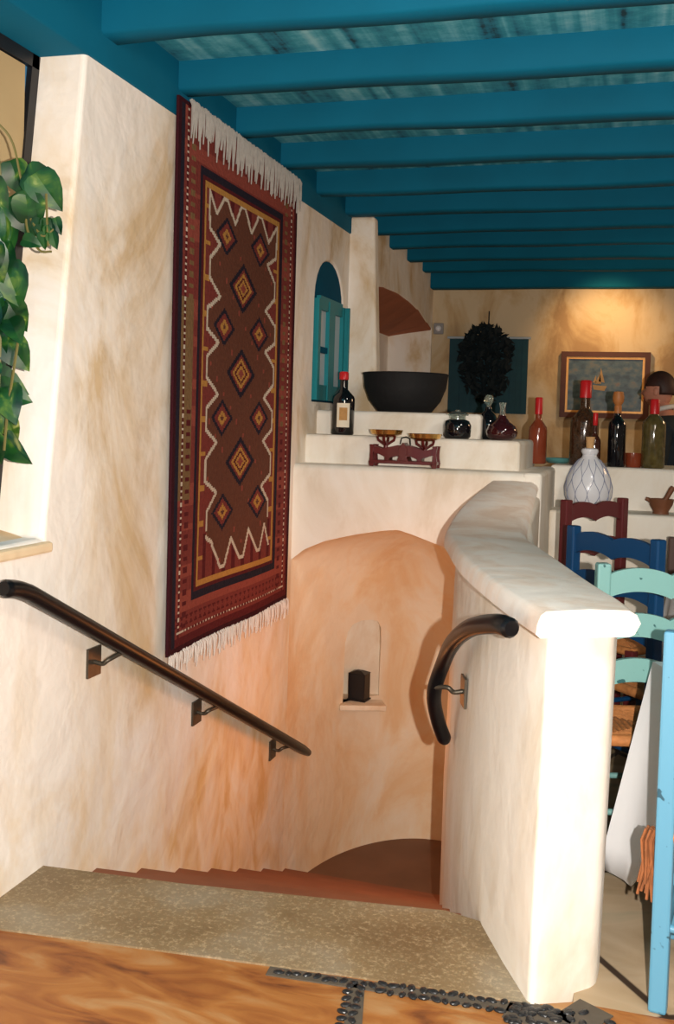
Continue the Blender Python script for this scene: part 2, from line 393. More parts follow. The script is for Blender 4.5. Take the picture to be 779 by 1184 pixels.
beam('header_beam', W - .32, W + .008, .2, 6.42, 2.69, 2.915, 'deep teal wall plate beam over the left wall', 3, .004, 'y')
beam('header_beam', W + .0, 3.4, 9.06, 9.22, 2.69, 2.915, 'dark teal beam along the far wall', 4, .004)
for k in range(-4, 9):
    y = 3.80 + .612 * k
    beam('ceiling_beam', W + (.004 if y < 6.3 else -.02), 3.4, y, y + (.12 if y < 8 else .14), 2.785, 2.915, 'teal painted rustic ceiling beam', 20 + k, .009)

# ------------------------------------------------------------------ stepped counter with domed stairwell recess
CY, ZC = 5.40, 1.25
XL, XR = W + .0, -.46
cxm, hw = -1.135, .678
def arch_z(x):
    tab = [(-1.83, .70), (-1.74, .775), (-1.62, .83), (-1.45, .875), (-1.30, .905), (-1.21, .915), (-1.12, .89), (-1.03, .86), (-.9, .82), (-.7, .74), (-.55, .64), (-.457, .55)]
    return interp(tab, x)
bm = B()            # front face of the counter above the arch, as a thick shell
xs = [XL + (XR - .02 - XL) * i / 60 for i in range(61)]
fr = [(bm.verts.new((x, CY, arch_z(x))), bm.verts.new((x, CY, ZC - .03)), bm.verts.new((x, CY + .01, ZC - .008)), bm.verts.new((x, CY + .035, ZC)), bm.verts.new((x, 6.32, ZC)), bm.verts.new((x, CY + .03, arch_z(x) + .03))) for x in xs]
for a, b in zip(fr, fr[1:]):
    for i in range(4): bm.faces.new((a[i], b[i], b[i + 1], a[i + 1]))
    bm.faces.new((a[0], a[5], b[5], b[0]))
counter = struct('wall_counter', bm, M_white, 'white plaster stepped counter above the arched stairwell recess', True)
counter.data.materials.append(M_white)
bm = B(); box(bm, XR - .10, XR, CY - .002, 6.4, -.02, ZC + .002); bev(bm, .02)
struct('counter_end', bm, M_white, parent=counter)
bm = B(); box(bm, W - .02, -.60, 5.60, 6.5, ZC - .05, 1.412); bev(bm, .022)
struct('counter_step', bm, M_white, parent=counter)
bm = B(); box(bm, W - .02, -.845, 5.80, 6.5, 1.35, 1.553); bev(bm, .022)
struct('counter_step', bm, M_white, parent=counter)
# curved well wall with niche
bm = B()
NT, NZ = 190, 150
zb_ = -1.25
def well(th, s):
    """th along the plan half ellipse, s from floor 0 to arch 1"""
    x = cxm - hw * math.cos(th); za = arch_z(x)
    z = zb_ + (za - zb_) * s
    z0 = -.5; g = 1.0
    if z > z0:
        q = min(1, (z - z0) / (za - z0)); g = max(0, 1 - q ** 2.6) ** (1 / 2.0)
    return Vector((x, CY + .002 + 1.10 * math.sin(th) * g, z))
NZ0 = -.245        # niche sill height
NT, NZ = 96, 80
outer = []
for lay in range(2):
    grid = []
    for j in range(NZ + 1):
        s_ = 1 - (1 - j / NZ) ** 1.25; row = []
        for i in range(NT + 1):
            p = well(PI * i / NT, s_)
            if lay: p = Vector((cxm + (p.x - cxm) * 1.25, CY + .05 + (p.y - CY) * 1.22 , p.z + (.08 if j == NZ else 0)))
            row.append(bm.verts.new(p))
        grid.append(row)
    outer.append(grid)
for lay, grid in enumerate(outer):
    for j in range(NZ):
        for i in range(NT):
            q = (grid[j][i], grid[j][i + 1], grid[j + 1][i + 1], grid[j + 1][i]); bm.faces.new(q if lay else q[::-1])
g0, g1 = outer
ring0 = [g0[0][i] for i in range(NT + 1)] + [g0[j][NT] for j in range(1, NZ + 1)] + [g0[NZ][i] for i in range(NT - 1, -1, -1)] + [g0[j][0] for j in range(NZ - 1, 0, -1)]
ring1 = [g1[0][i] for i in range(NT + 1)] + [g1[j][NT] for j in range(1, NZ + 1)] + [g1[NZ][i] for i in range(NT - 1, -1, -1)] + [g1[j][0] for j in range(NZ - 1, 0, -1)]
for k in range(len(ring0)): bm.faces.new((ring0[k], ring0[(k + 1) % len(ring0)], ring1[(k + 1) % len(ring0)], ring1[k]))
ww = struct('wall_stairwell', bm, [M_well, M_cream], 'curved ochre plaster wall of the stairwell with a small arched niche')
nd = Vector((-.33, .94, 0)).normalized(); ns = Vector((nd.y, -nd.x, 0)); nc = Vector((-1.560, 6.11, 0))
npts = [(-.128, NZ0), (.128, NZ0), (.126, .12), (.120, .20), (.095, .245), (.05, .26), (-.02, .262), (-.075, .245), (-.11, .20), (-.126, .13)]
bm = B(); prism(bm, [nc + ns * a - nd * .30 + Vector((0, 0, z)) for a, z in npts], [nc + ns * a * .92 + nd * .20 + Vector((0, 0, z)) for a, z in npts], 1); bmesh.ops.recalc_face_normals(bm, faces=bm.faces)
boolean(ww, [obj('c', bm, [M_well, M_cream])])
ww.data.polygons.foreach_set('use_smooth', [True] * len(ww.data.polygons)); ww.data.set_sharp_from_angle(angle=math.radians(35))

bm = B(); sc0 = nc - nd * .02 + Vector((0, 0, NZ0))
prism(bm, [sc0 + ns * a + nd * b + Vector((0, 0, -.035)) for a, b in ((-.145, -.05), (.145, -.05), (.13, .10), (-.13, .10))], [sc0 + ns * a + nd * b + Vector((0, 0, .0)) for a, b in ((-.145, -.05), (.145, -.05), (.13, .10), (-.13, .10))]); bev(bm, .008, 2)
struct('niche_sill', bm, M_cream, parent=ww)
# ------------------------------------------------------------------ right hand shelf and ledge (dining side)
bm = B(); box(bm, XR - .03, 3.4, 6.30, 7.0, -.02, 1.267); bev(bm, .02)
sh = struct('wall_shelf', bm, M_white, 'cream plaster bottle shelf running along the dining room')
bm = B(); box(bm, XR - .01, 3.4, 6.0, 6.31, -.02, 1.018); bev(bm, .02)
struct('shelf_ledge', bm, M_white, parent=sh)

# ------------------------------------------------------------------ floor
bm = B(); prism(bm, [(-2.2, .0, -.12), (3.4, .0, -.12), (3.4, 2.72, -.12), (-.1, 2.71, -.12), (-.206, 2.66, -.12), (-.69, 2.63, -.12), (-1.175, 2.585, -.12), (-1.9, 2.52, -.12)],
                [(-2.2, .0, 0), (3.4, .0, 0), (3.4, 2.72, 0), (-.1, 2.71, 0), (-.206, 2.66, 0), (-.69, 2.63, 0), (-1.175, 2.585, 0), (-1.9, 2.52, 0)])
struct('floor', bm, M_flag, 'orange stained flagstone floor at the head of the stairs')
bm = B(); pp = [(-.1, 2.71), (3.4, 2.72), (3.4, 9.3), (-.47, 9.3), (-.47, 5.4), (-.44, 4.4), (-.3, 3.7), (-.1, 3.1)]
prism(bm, [(x, y, -.12) for x, y in pp], [(x, y, 0) for x, y in pp])
struct('floor_dining', bm, M_flag2, 'beige flagstone floor of the dining room')
# stairs fan down between the left wall and the curving half wall
wallx = [(2.646, -.206), (3.03, -.375), (3.6, -.56), (4.33, -.735), (4.8, -.73), (5.4, -.69)]
bm = B(); lp = [(-1.86, 2.52), (-1.175, 2.585), (-.69, 2.63), (-.19, 2.66), (-.37, 3.045), (-.503, 3.083), (-1.333, 2.975), (-1.86, 2.935)]
prism(bm, [(x, y, -.07) for x, y in lp], [(x, y, 0.006) for x, y in lp]); 
struct('floor_landing', bm, M_land, 'speckled tan stone slab forming the top tread')
bm = B()
nstep = 8; rise = 1.2 / nstep
lo = [(2.93 + .36 * k) for k in range(nstep + 1)]; ro = [(3.07 + .335 * k) for k in range(nstep + 1)]
for k in range(nstep - 1):
    z = -rise * (k + 1); y0, y1 = lo[k] - .02, lo[k + 1]; q0, q1 = ro[k] - .02, ro[k + 1]
    prism(bm, [(-1.86, y0, -1.5), (-.45, q0, -1.5), (-.45, q1, -1.5), (-1.86, y1, -1.5)], [(-1.86, y0, z), (-.45, q0, z), (-.45, q1, z), (-1.86, y1, z)])
struct('floor_stairs', bm, M_step, 'terracotta steps winding down beside the left wall')
bm = B(); box(bm, -1.9, -.4, 4.6, 6.9, -1.5, -1.2)
struct('floor_lower', bm, M_wellfloor, 'dark brown tiled floor at the foot of the stairs')
# grout bed and pebbles set in the floor
bm = B(); gm = []
def strip(pts, wd):
    pts = [Vector((x, y, 0)) for x, y in pts]
    for a, b in zip(pts, pts[1:]):
        d = (b - a).normalized(); n = Vector((-d.y, d.x, 0)) * wd / 2
        v = [a - n, b - n, b + n, a + n]
        prism(bm, [(p.x, p.y, -.01) for p in v], [(p.x, p.y, .0035) for p in v])
strip([(-.90, 2.585), (-.60, 2.605), (-.20, 2.63)], .042); strip([(-.655, 2.60), (-.60, 2.35), (-.56, 2.1)], .045)
strip([(-.26, 2.625), (-.10, 2.60), (-.04, 2.70)], .10)
struct('floor_grout', bm, M_grout, 'dark grout bed between the flagstones')
bm = B()
def pebble(x, y, r):
    m = Matrix.Translation((x, y, .004)) @ Matrix.Rotation(R.uniform(0, PI), 4, 'Z') @ Matrix.Diagonal((r * 1.3, r * .85, .006, 1))
    bmesh.ops.create_icosphere(bm, subdivisions=2, radius=1, matrix=m)
def prow(a, b, n, off, r):
    for i in range(n):
        t = (i + .5) / n; pebble(a[0] + (b[0] - a[0]) * t + R.uniform(-.004, .004), a[1] + (b[1] - a[1]) * t + off + R.uniform(-.004, .004), r * R.uniform(.8, 1.1))
prow((-.88, 2.587), (-.60, 2.61), 11, 0, .0125); prow((-.60, 2.61), (-.26, 2.63), 13, .012, .0125); prow((-.60, 2.60), (-.26, 2.62), 12, -.014, .0125)
for s in (-.014, .014):
    for i in range(14): pebble(-.655 + .004 * i + s + R.uniform(-.003, .003), 2.585 - .030 * i, .0115)
for i in range(46):
    t = R.random(); pebble(-.26 + .26 * t + R.uniform(-.01, .01), 2.60 + .04 * t + R.uniform(-.045, .04), .0125)
struct('floor_pebbles', bm, M_pebble, 'rows of small black pebbles set into the floor')

# ------------------------------------------------------------------ curving half wall beside the stairs
leftb = [(-.206, 2.646), (-.30, 2.84), (-.385, 3.03), (-.475, 3.3), (-.56, 3.6), (-.66, 3.98), (-.735, 4.33), (-.745, 4.8), (-.70, 5.395)]
leftt = [(-.190, 2.64), (-.275, 2.84), (-.350, 3.03), (-.445, 3.3), (-.53, 3.6), (-.64, 3.98), (-.715, 4.33), (-.725, 4.8), (-.69, 5.395)]
rightb = [(-.047, 2.809), (-.040, 2.90), (-.045, 3.03), (-.10, 3.25), (-.19, 3.6), (-.29, 3.98), (-.40, 4.33), (-.46, 4.8), (-.475, 5.395)]
ztop = [.975, .975, .975, .975, .975, .98, 1.0, 1.06, 1.135]
bm = B(); rings = []
for i in range(9):
    (ax, ay), (bx, by), (cx_, cy_) = leftb[i], leftt[i], rightb[i]
    rings.append([bm.verts.new(p) for p in ((ax, ay, -1.35), (ax, ay, .0), (bx, by, ztop[i]), (cx_ + .012, cy_, ztop[i]), (cx_, cy_, 0), (cx_, cy_, -1.35))])
for a, b in zip(rings, rings[1:]):
    for k in range(6): bm.faces.new((a[k], a[(k + 1) % 6], b[(k + 1) % 6], b[k]))
bm.faces.new(rings[0]); bm.faces.new(rings[-1])
half = struct('wall_half', bm, M_white, 'curving white plaster half wall guarding the stairs')
md = half.modifiers.new('soft', 'BEVEL'); md.width = .026; md.segments = 4; md.limit_method = 'ANGLE'; md.angle_limit = math.radians(35)
half.data.polygons.foreach_set('use_smooth', [True] * len(half.data.polygons))
# cap
cl = [(-.222, 2.600), (-.305, 2.80), (-.400, 3.05), (-.495, 3.32), (-.590, 3.62), (-.695, 4.02), (-.768, 4.33), (-.775, 4.8), (-.735, 5.395)]
cr = [(.030, 2.735), (-.02, 2.95), (-.062, 3.08), (-.135, 3.33), (-.215, 3.62), (-.325, 4.0), (-.415, 4.30), (-.45, 4.8), (-.475, 5.395)]
zt = [1.035, 1.035, 1.035, 1.035, 1.036, 1.040, 1.055, 1.125, 1.205]
bm = B(); rings = []
def cr_(tab, t):
    i = min(int(t), len(tab) - 2); f = t - i
    g = lambda k: Vector(tab[max(0, min(len(tab) - 1, k))] if isinstance(tab[0], tuple) else (tab[max(0, min(len(tab) - 1, k))], 0))
    a, b, c, d = g(i - 1), g(i), g(i + 1), g(i + 2)
    return .5 * ((2 * b) + (c - a) * f + (2 * a - 5 * b + 4 * c - d) * f * f + (3 * b - a - 3 * c + d) * f ** 3)
for i in range(33):
    t = i / 4; l = cr_(cl, t); r = cr_(cr, t); z = cr_(zt, t)[0]; zl = z - .068
    d = (r - l); wd = d.length; d /= wd
    q = lambda s, zz: (l.x + d.x * s, l.y + d.y * s, zz)
    sec = [q(.012, zl), q(0, zl + .010), q(.003, zl + .035), q(.012, z - .010), q(.026, z), q(wd * .5, z + .004), q(wd - .035, z), q(wd - .012, z - .012), q(wd, z - .034), q(wd - .016, zl + .006), q(wd - .03, zl)]
    rings.append([bm.verts.new(p) for p in sec])
for a, b in zip(rings, rings[1:]):
    m = len(a)
    for k in range(m): bm.faces.new((a[k], a[(k + 1) % m], b[(k + 1) % m], b[k]))
bm.faces.new(rings[0]); bm.faces.new(rings[-1])
o = struct('wall_cap', bm, M_cap, 'smooth rounded cap', True, parent=half)

# ------------------------------------------------------------------ handrails
def handrail(label, path, rad, brackets, group=None):
    t = thing('handrail', label, 'handrail', path[0])
    off = Vector(path[0])
    bm = B(); pts = [p - off for p in smoothpath(path, 8)]
    n = len(pts); rr = [rad] * n; rr[0] = rad * .75; rr[-1] = rad * .75
    tube(bm, pts, rr, 14); obj('rail', bm, M_iron, t, True)
    for (wp, nrm, rp) in brackets:
        wp = Vector(wp) - off; rp = Vector(rp) - off; nrm = Vector(nrm).normalized()
        side = nrm.cross(Vector((0, 0, 1))).normalized(); up = Vector((0, 0, 1))
        bm = B(); h = .045; hh = .052
        a = [wp + side * sx * h + up * sz * hh for sx, sz in ((-1, -1), (1, -1), (1, 1), (-1, 1))]
        prism(bm, a, [p + nrm * .009 for p in a]); pl = obj('bracket_plate', bm, M_plate, t)
        bm = B(); tube(bm, smoothpath([wp + nrm * .005, wp + nrm * .04 + up * -.004, wp + nrm * .062 + up * .012, rp - up * rad * .7], 5), .0085, 8)
        obj('bracket_arm', bm, M_plate, t, True)
    return t
hz = lambda y: .886 + (-.407 - .886) * (y - 2.829) / (5.551 - 2.829)
HX = W + .085
handrail('long black handrail descending along the left wall under the rug', [(HX + .0, 2.56, .985), (HX, 2.66, .962), (HX, 2.83, .886), (HX, 3.73, hz(3.73)), (HX, 4.7, hz(4.7)), (HX, 5.551, -.407)], .0275,
         [((W, y, z), (1, 0, 0), (HX, y + .06, hz(y + .06))) for y, z in ((3.232, .618), (4.143, .195), (5.166, -.28))])
handrail('short bent black handrail curving down the inner face of the white half wall', [(-.285, 2.632, .980), (-.330, 2.70, .976), (-.432, 2.93, .915), (-.535, 3.25, .80), (-.615, 3.54, .665), (-.664, 3.64, .525), (-.668, 3.75, .40), (-.650, 3.83, .295)], .027,
         [((-.545, 3.59, .555), (-.93, -.3, 0), (-.655, 3.60, .575))])

# ------------------------------------------------------------------ rug on the left wall
PAL = {'dk': (.035, .006, .010), 'navy': (.016, .013, .022), 'red': (.17, .034, .028), 'red2': (.24, .055, .040), 'brown': (.115, .042, .026), 'ochre': (.40, .20, .05), 'white': (.52, .45, .36), 'mar': (.085, .012, .014), 'olive': (.17, .10, .045)}
PN = list(PAL); RM = [simple('wool_' + n, PAL[n], .9, var=.28, scale=60, bump=.3, spec=.1) for n in PN]
rug = thing('hanging_rug', 'tall red and brown geometric kilim rug hanging on the left wall', 'rug', (W + .03, 3.765, .52))
def dseg(px, py, a, b):
    ax, ay = a; bx, by = b; dx, dy = bx - ax, by - ay; L = dx * dx + dy * dy
    t = 0 if L == 0 else max(0, min(1, ((px - ax) * dx + (py - ay) * dy) / L)); return math.hypot(px - ax - dx * t, py - ay - dy * t)
RW, RH = 1.48, 2.24
FL, FR, FT, FB = .145, .845, .100, .912
zl = [(.215, .14), (.215, .205)]
v0 = .205
while v0 < .76:
    zl += [(.295, v0 + .028), (.225, v0 + .062), (.225, v0 + .09), (.30, v0 + .117), (.225, v0 + .14)]; v0 += .135
    zl += [(.225, v0)] if v0 < .76 else []
zl = [(.215, .135), (.22, .205), (.30, .228), (.227, .262), (.227, .298), (.31, .329), (.214, .358), (.214, .396), (.306, .419), (.222, .449), (.222, .49), (.31, .52), (.225, .55), (.225, .59), (.31, .615), (.23, .648), (.23, .69), (.32, .715), (.25, .75), (.25, .785)]
zt_ = [(.215, .135), (.268, .172), (.325, .136), (.35, .136), (.416, .175), (.465, .131), (.49, .131), (.556, .176), (.615, .133), (.64, .133), (.71, .178), (.78, .14)]
zb2 = [(.25, .80), (.29, .812), (.364, .867), (.395, .867), (.442, .815), (.512, .861), (.54, .861), (.581, .805), (.658, .855), (.685, .855), (.725, .802), (.77, .85)]
zr = [(1.0 - u + .005, v) for u, v in zl]
segs = []
for pl in (zl, zt_, zb2, zr): segs += list(zip(pl, pl[1:]))
DI = [(.351, .207, 0), (.635, .203, 0), (.495, .298, 1), (.349, .386, 0), (.640, .384, 0), (.494, .474, 1), (.350, .567, 0), (.655, .565, 0), (.503, .657, 1), (.372, .756, 0), (.655, .748, 0)]
AS = RH / RW
def inside_zig(u, v):
    lu = interp([(b, a) for a, b in zl], v) if v < .785 else .25
    ru = interp([(b, a) for a, b in zr], v) if v < .785 else .755
    if not (lu < u < ru): return False
    return interp(zt_, u) < v < interp(zb2, u)
def pat(u, v):
    if u < .018 or u > .985 or v > .990 or v < .006: return 'dk'
    e = min(u, 1 - u, (1 - v) * AS * .75 + (0 if v > .5 else 1))
    if FL < u < FR and FT < v < FB:
        d = min(u - FL, FR - u, (v - FT) * AS, (FB - v) * AS)
        if d < .022: return 'navy'
        if .034 < d < .050: return 'ochre'
        if d < .034: return 'mar'
        for cu, cv, big in DI:
            hw_, hh_ = (.118, .052) if big else (.086, .038)
            q = abs(u - cu) / hw_ + abs(v - cv) / hh_
            if q < 1:
                if big: return 'navy' if q > .76 else 'red' if q > .62 else 'ochre' if q > .46 else 'mar' if q > .34 else 'ochre' if q > .2 else 'red2'
                return 'navy' if q > .74 else 'red' if q > .42 else 'ochre' if q > .16 else 'brown'
        for a, b in segs:
            if dseg(u, v * AS, (a[0], a[1] * AS), (b[0], b[1] * AS)) < .0062: return 'white'
        if not inside_zig(u, v):
            k = (v / .067) % 1
            if min(u - FL, FR - u) < .085 and abs(k - .5) < .07: return 'ochre'
            return 'mar' if (v < .2 or v > .79) and ((u / .075) % 1) < .35 else 'red'
        k1, k2 = (u / .055) % 1, (v / .028) % 1
        if abs(k1 - .5) < .10 and abs(k2 - .5) < .16 and (int(u / .055) * 3 + int(v / .028) * 5) % 4 == 0: return 'red2'
        return 'brown'
    if u < .040 or u > .965 or v > .975: return 'navy' if u < .04 else 'mar'
    if .056 < u < .068 or .934 < u < .944 or (.961 < v < .967 and .05 < u < .95):
        kk = ((v / .0125) % 1) if (u < .1 or u > .9) else ((u / .022) % 1)
        return 'white' if kk < .36 else 'mar'
    if v > .925 or u < FL or u > FR:
        a_, b_ = ((u / .034) % 1, (v / .021) % 1)
        if v > .925 and .935 < v < .953 and abs(a_ - .5) + abs(b_ - .5) < .42: return 'mar'
        if u < FL and .085 < u < .115 and abs(b_ - .5) < .22: return 'olive' if v < .55 else 'mar'
        if u > FR and .87 < u < .90 and abs(b_ - .5) < .22: return 'olive' if v < .6 else 'mar'
    if u < FL and .40 + .08 * math.sin(v * 11) < v < .72 and u < .12: return 'olive'
    return 'red2' if (math.sin(v * 37) + math.sin(v * 91)) > .5 else 'red'
nu, nv = 176, 264
bm = B()
vg = [[None] * (nu + 1) for _ in range(nv + 1)]
for j in range(nv + 1):
    for i in range(nu + 1):
        u, v = i / nu, j / nv
        vg[j][i] = bm.verts.new((.006 * math.sin(u * 9 + v * 2) * (v) + .004 * v, u * RW + .018 * u * v, (1 - v) * RH))
for j in range(nv):
    for i in range(nu):
        f = bm.faces.new((vg[j][i], vg[j + 1][i], vg[j + 1][i + 1], vg[j][i + 1]))
        f.material_index = PN.index(pat((i + .5) / nu, (j + .5) / nv))
pile = obj('woven_field', bm, RM, rug)
md = pile.modifiers.new('thick', 'SOLIDIFY'); md.thickness = .012; md.offset = -1
M_fr = simple('fringe_wool', (.34, .32, .29), .9, var=.3, scale=40)
def fringe(name, z, length, u0, n, dx, upfold, label):
    bm = B(); rr = random.Random(5 + n)
    for i in range(n):
        y = (u0 + (1 - u0) * (i + rr.random()) / n) * RW * (1.01 if not upfold else 1); L = length * rr.uniform(.65, 1.15); x = dx + rr.uniform(-.003, .006)
        y2 = y + rr.uniform(-.015, .015)
        pts = [(x - .004, y, z + (.012 if upfold else 0)), (x + .007, y, z - .01), (x + .007, (y + y2) / 2 + rr.uniform(-.004, .004), z - L * .5), (x + .004, y2, z - L)]
        tube(bm, pts, [.005, .0055, .0045, .0025], 5)
    return obj(name, bm, M_fr, rug, True, 'stuff', label)
fringe('top_fringe', RH - .004, .155, .05, 105, .012, True, 'greyish cream knotted fringe folded over the top edge')
M_fr2 = simple('pale_fringe', (.66, .58, .52), .9, var=.2, scale=40)
o = fringe('bottom_fringe', .004, .09, 0, 105, .002, False, 'pale sparse fringe along the bottom edge'); o.data.materials[0] = M_fr2

# ------------------------------------------------------------------ things on the counter
def bottle(label, loc, h, r, body, capmat, neck=.30, labelled=False, caph=.17, shoulder=.62, cat='bottle', group='bottles and jars on the plaster counter', rn=None, content=None, ch=.0):
    t = thing('bottle', label, cat, loc, 0, group); rn = rn or r * .34
    bm = B(); zs = h * shoulder
    prof = [(0, 0), (r * .9, 0), (r, .008), (r, zs), (r * .93, zs + h * .05), (r * .62, zs + h * .11), (rn * 1.1, zs + h * .16), (rn, zs + h * .2), (rn, h * (1 - caph * .5)), (0, h * (1 - caph * .5))]
    lathe(bm, prof, 28); obj('glass_body', bm, body, t, True)
    bm = B(); z0 = h * (1 - caph); rc = rn * 1.22
    lathe(bm, [(rn * 1.02, z0), (rc, z0 + .003), (rc, h - .008), (rc * .8, h), (0, h)], 20); obj('bottle_cap', bm, capmat, t, True)
    if labelled:
        bm = B(); a0, a1 = math.radians(-105), math.radians(-40); n = 10
        for k in range(n):
            p = a0 + (a1 - a0) * k / n; q = a0 + (a1 - a0) * (k + 1) / n; rr = r + .0015
            vs = [bm.verts.new((rr * math.cos(x), rr * math.sin(x), z)) for x, z in ((p, h * .12), (q, h * .12), (q, h * .50), (p, h * .50))]
            bm.faces.new(vs)
        lb = obj('paper_label', bm, M_label, t)
        bm = B(); a0, a1 = math.radians(-92), math.radians(-53)
        for k in range(8):
            p = a0 + (a1 - a0) * k / 8; q = a0 + (a1 - a0) * (k + 1) / 8; rr = r + .0025
            bm.faces.new([bm.verts.new((rr * math.cos(x), rr * math.sin(x), z)) for x, z in ((p, h * .23), (q, h * .23), (q, h * .43), (p, h * .43))])
        obj('label_picture', bm, M_labelpic, lb)
    return t
CG = 'bottles and jars on the plaster counter'
bottle('dark wine bottle with red capsule and cream label beside the wall', (-1.625, 5.70, 1.412), .362, .066, M_wine, M_red, labelled=True, caph=.13, shoulder=.56, group=None)
bm = B()
prof = [(0, 0), (.15, 0), (.165, .006), (.215, .07), (.246, .15), (.256, .222), (.262, .232), (.250, .236), (.240, .228), (.23, .14), (.15, .05), (0, .04)]
lathe(bm, prof, 48)
bm.transform(Matrix.Translation((-1.350, 6.09, 1.553)))
tag(obj('clay_bowl', bm, M_bowl, None, True), 'large black clay bowl on the top counter step', 'bowl')
# balance scale
sc_ = thing('balance_scale', 'old red cast iron balance scale with two brass pans', 'scale', (-1.21, 5.50, ZC), -.02)
def plate_poly(bm, pts, y0, y1):
    prism(bm, [(x, y0, z) for x, z in pts], [(x, y1, z) for x, z in pts])
bm = B()
box(bm, -.185, .185, -.055, .055, .018, .036)
for sx in (-1, 1):
    for sy in (-1, 1):
        plate_poly(bm, [(sx * .15, .03), (sx * .19, .03), (sx * .185, .0), (sx * .165, .0)] if sx > 0 else [(sx * .15, .03), (sx * .165, .0), (sx * .185, .0), (sx * .19, .03)], sy * .045 - .01, sy * .045 + .01)
for sx in (-1, 1):
    plate_poly(bm, [(sx * .175 + a, b) for a, b in ((-.012, .03), (.014, .03), (.006, .075), (.014, .12), (-.012, .12), (-.006, .075))], -.05, -.03)
    plate_poly(bm, [(sx * .175 + a, b) for a, b in ((-.012, .03), (.014, .03), (.006, .075), (.014, .12), (-.012, .12), (-.006, .075))], .03, .05)
plate_poly(bm, [(-.035, .03), (.035, .03), (.018, .06), (.026, .10), (0, .135), (-.026, .10), (-.018, .06)], -.05, .05)
bev(bm, .002, 1)
obj('scale_base', bm, M_castred, sc_)
bm = B()
for y in (-.035, .035):
    plate_poly(bm, [(-.175, .078), (-.13, .066), (-.085, .046), (-.04, .062), (.0, .05), (.04, .062), (.085, .044), (.13, .062), (.175, .074), (.175, .110), (.12, .094), (.03, .118), (-.03, .120), (-.12, .098), (-.175, .116)], y - .006, y + .006)
for x in (-.09, .09): box(bm, x - .012, x + .012, -.04, .04, .036, .075)
obj('scale_beam', bm, M_castred, sc_)
for x, z in ((-.108, .165), (.110, .150)):
    bm = B(); lathe(bm, [(0, z), (.045, z + .002), (.080, z + .016), (.088, z + .034), (.092, z + .036), (.090, z + .030), (.084, z + .012), (.046, z - .004), (0, z - .006)], 30, (x, 0, 0)); pn = obj('weighing_pan', bm, M_brass, sc_, True)
    bm = B()
    for a in (0, PI / 2): tube(bm, [(x + .05 * math.cos(a), .05 * math.sin(a), z), (x + .045 * math.cos(a), .045 * math.sin(a), z - .02), (x, 0, z - .05), (x - .045 * math.cos(a), -.045 * math.sin(a), z - .02), (x - .05 * math.cos(a), -.05 * math.sin(a), z)], .008, 6)
    lathe(bm, [(.012, z - .07), (.012, z - .03)], 8, (x, 0, 0)); obj('pan_support', bm, M_castred, pn)
bm = B(); tube(bm, [(-.028, 0, .125), (-.02, 0, .158), (.005, 0, .165), (.026, 0, .155), (.03, 0, .12)], .004, 6); obj('handle', bm, M_iron, sc_, True)
# squat jar with glass lid
j = thing('glass_jar', 'squat jar of dark preserve with a clear glass lid', 'jar', (-.960, 5.70, 1.412), 0, None)
bm = B(); lathe(bm, [(0, 0), (.062, 0), (.076, .014), (.078, .075), (.068, .098), (.048, .108), (0, .108)], 8 * 3); obj('jar_body', bm, M_wine, j, True)
bm = B(); lathe(bm, [(.046, .108), (.046, .128), (.060, .13), (.062, .137), (.052, .143), (.03, .15), (.014, .152), (.014, .160), (0, .162)], 24); obj('jar_lid', bm, M_clear, j, True)
# round bellied flask and stoppered decanter behind
j = thing('glass_flask', 'round bellied dark flask with thin clear neck', 'flask', (-.715, 5.72, 1.412))
bm = B(); lathe(bm, [(0, 0), (.055, 0), (.080, .018), (.088, .045), (.076, .078), (.045, .10), (.024, .125), (.02, .14), (0, .14)], 28); obj('flask_body', bm, simple('dark_red_liquor', (.035, .004, .006), .05, spec=.8, coat=.5), j, True)
bm = B(); lathe(bm, [(.017, .14), (.014, .175), (.020, .205), (.022, .208), (.018, .2), (.012, .17), (.0, .15)], 20); obj('flask_neck', bm, M_clear, j, True)
j = thing('glass_decanter', 'dark decanter with clear stopper behind the round flask', 'decanter', (-.822, 5.93, 1.412))
bm = B(); lathe(bm, [(0, 0), (.05, 0), (.062, .015), (.06, .10), (.04, .145), (.02, .165), (.018, .185), (0, .185)], 24); obj('decanter_body', bm, M_wine, j, True)
bm = B(); lathe(bm, [(0, .185), (.012, .187), (.013, .195), (.026, .215), (.028, .235), (.018, .252), (0, .256)], 16); obj('stopper', bm, M_clear, j, True)

# bottles on the dining shelf
SZ = 1.267
M_orange = simple('orange_liquor', (.22, .040, .015), .12, var=.2, spec=.7, coat=.3)
M_mixed = simple('pickled_fruit', (.05, .022, .010), .15, var=1, scale=55, spec=.7, coat=.3)
M_herb = simple('herb_oil', (.085, .065, .02), .12, var=1, scale=24, spec=.7, coat=.3)
M_brownb = simple('brown_liquor', (.05, .012, .006), .08, var=.3, spec=.8, coat=.4)
bottle('slim bottle of orange red liquor with red wax cap, leftmost on the dining shelf', (-.580, 6.40, SZ), .405, .056, M_orange, M_red, caph=.26, shoulder=.50, group=None)
bottle('tallest thick bottle of speckled pickled fruit with red wax cap', (-.305, 6.42, SZ + .0), .515, .085, M_mixed, M_red, caph=.21, shoulder=.50, group=None)
bottle('small dark bottle with red wax cap in front of the tallest one', (-.238, 6.322, SZ), .32, .036, M_brownb, M_red, caph=.24, shoulder=.45, group=None)
t = bottle('straight tall dark bottle with orange ball stopper', (-.112, 6.37, SZ), .37, .052, M_wine, simple('amber_stopper', (.42, .15, .04), .5), caph=.14, shoulder=.66, group=None)
bm = B(); lathe(bm, [(0, .365), (.018, .367), (.032, .39), (.034, .42), (.028, .448), (0, .452)], 16); obj('stopper', bm, bpy.data.materials['amber_stopper'], t, True)
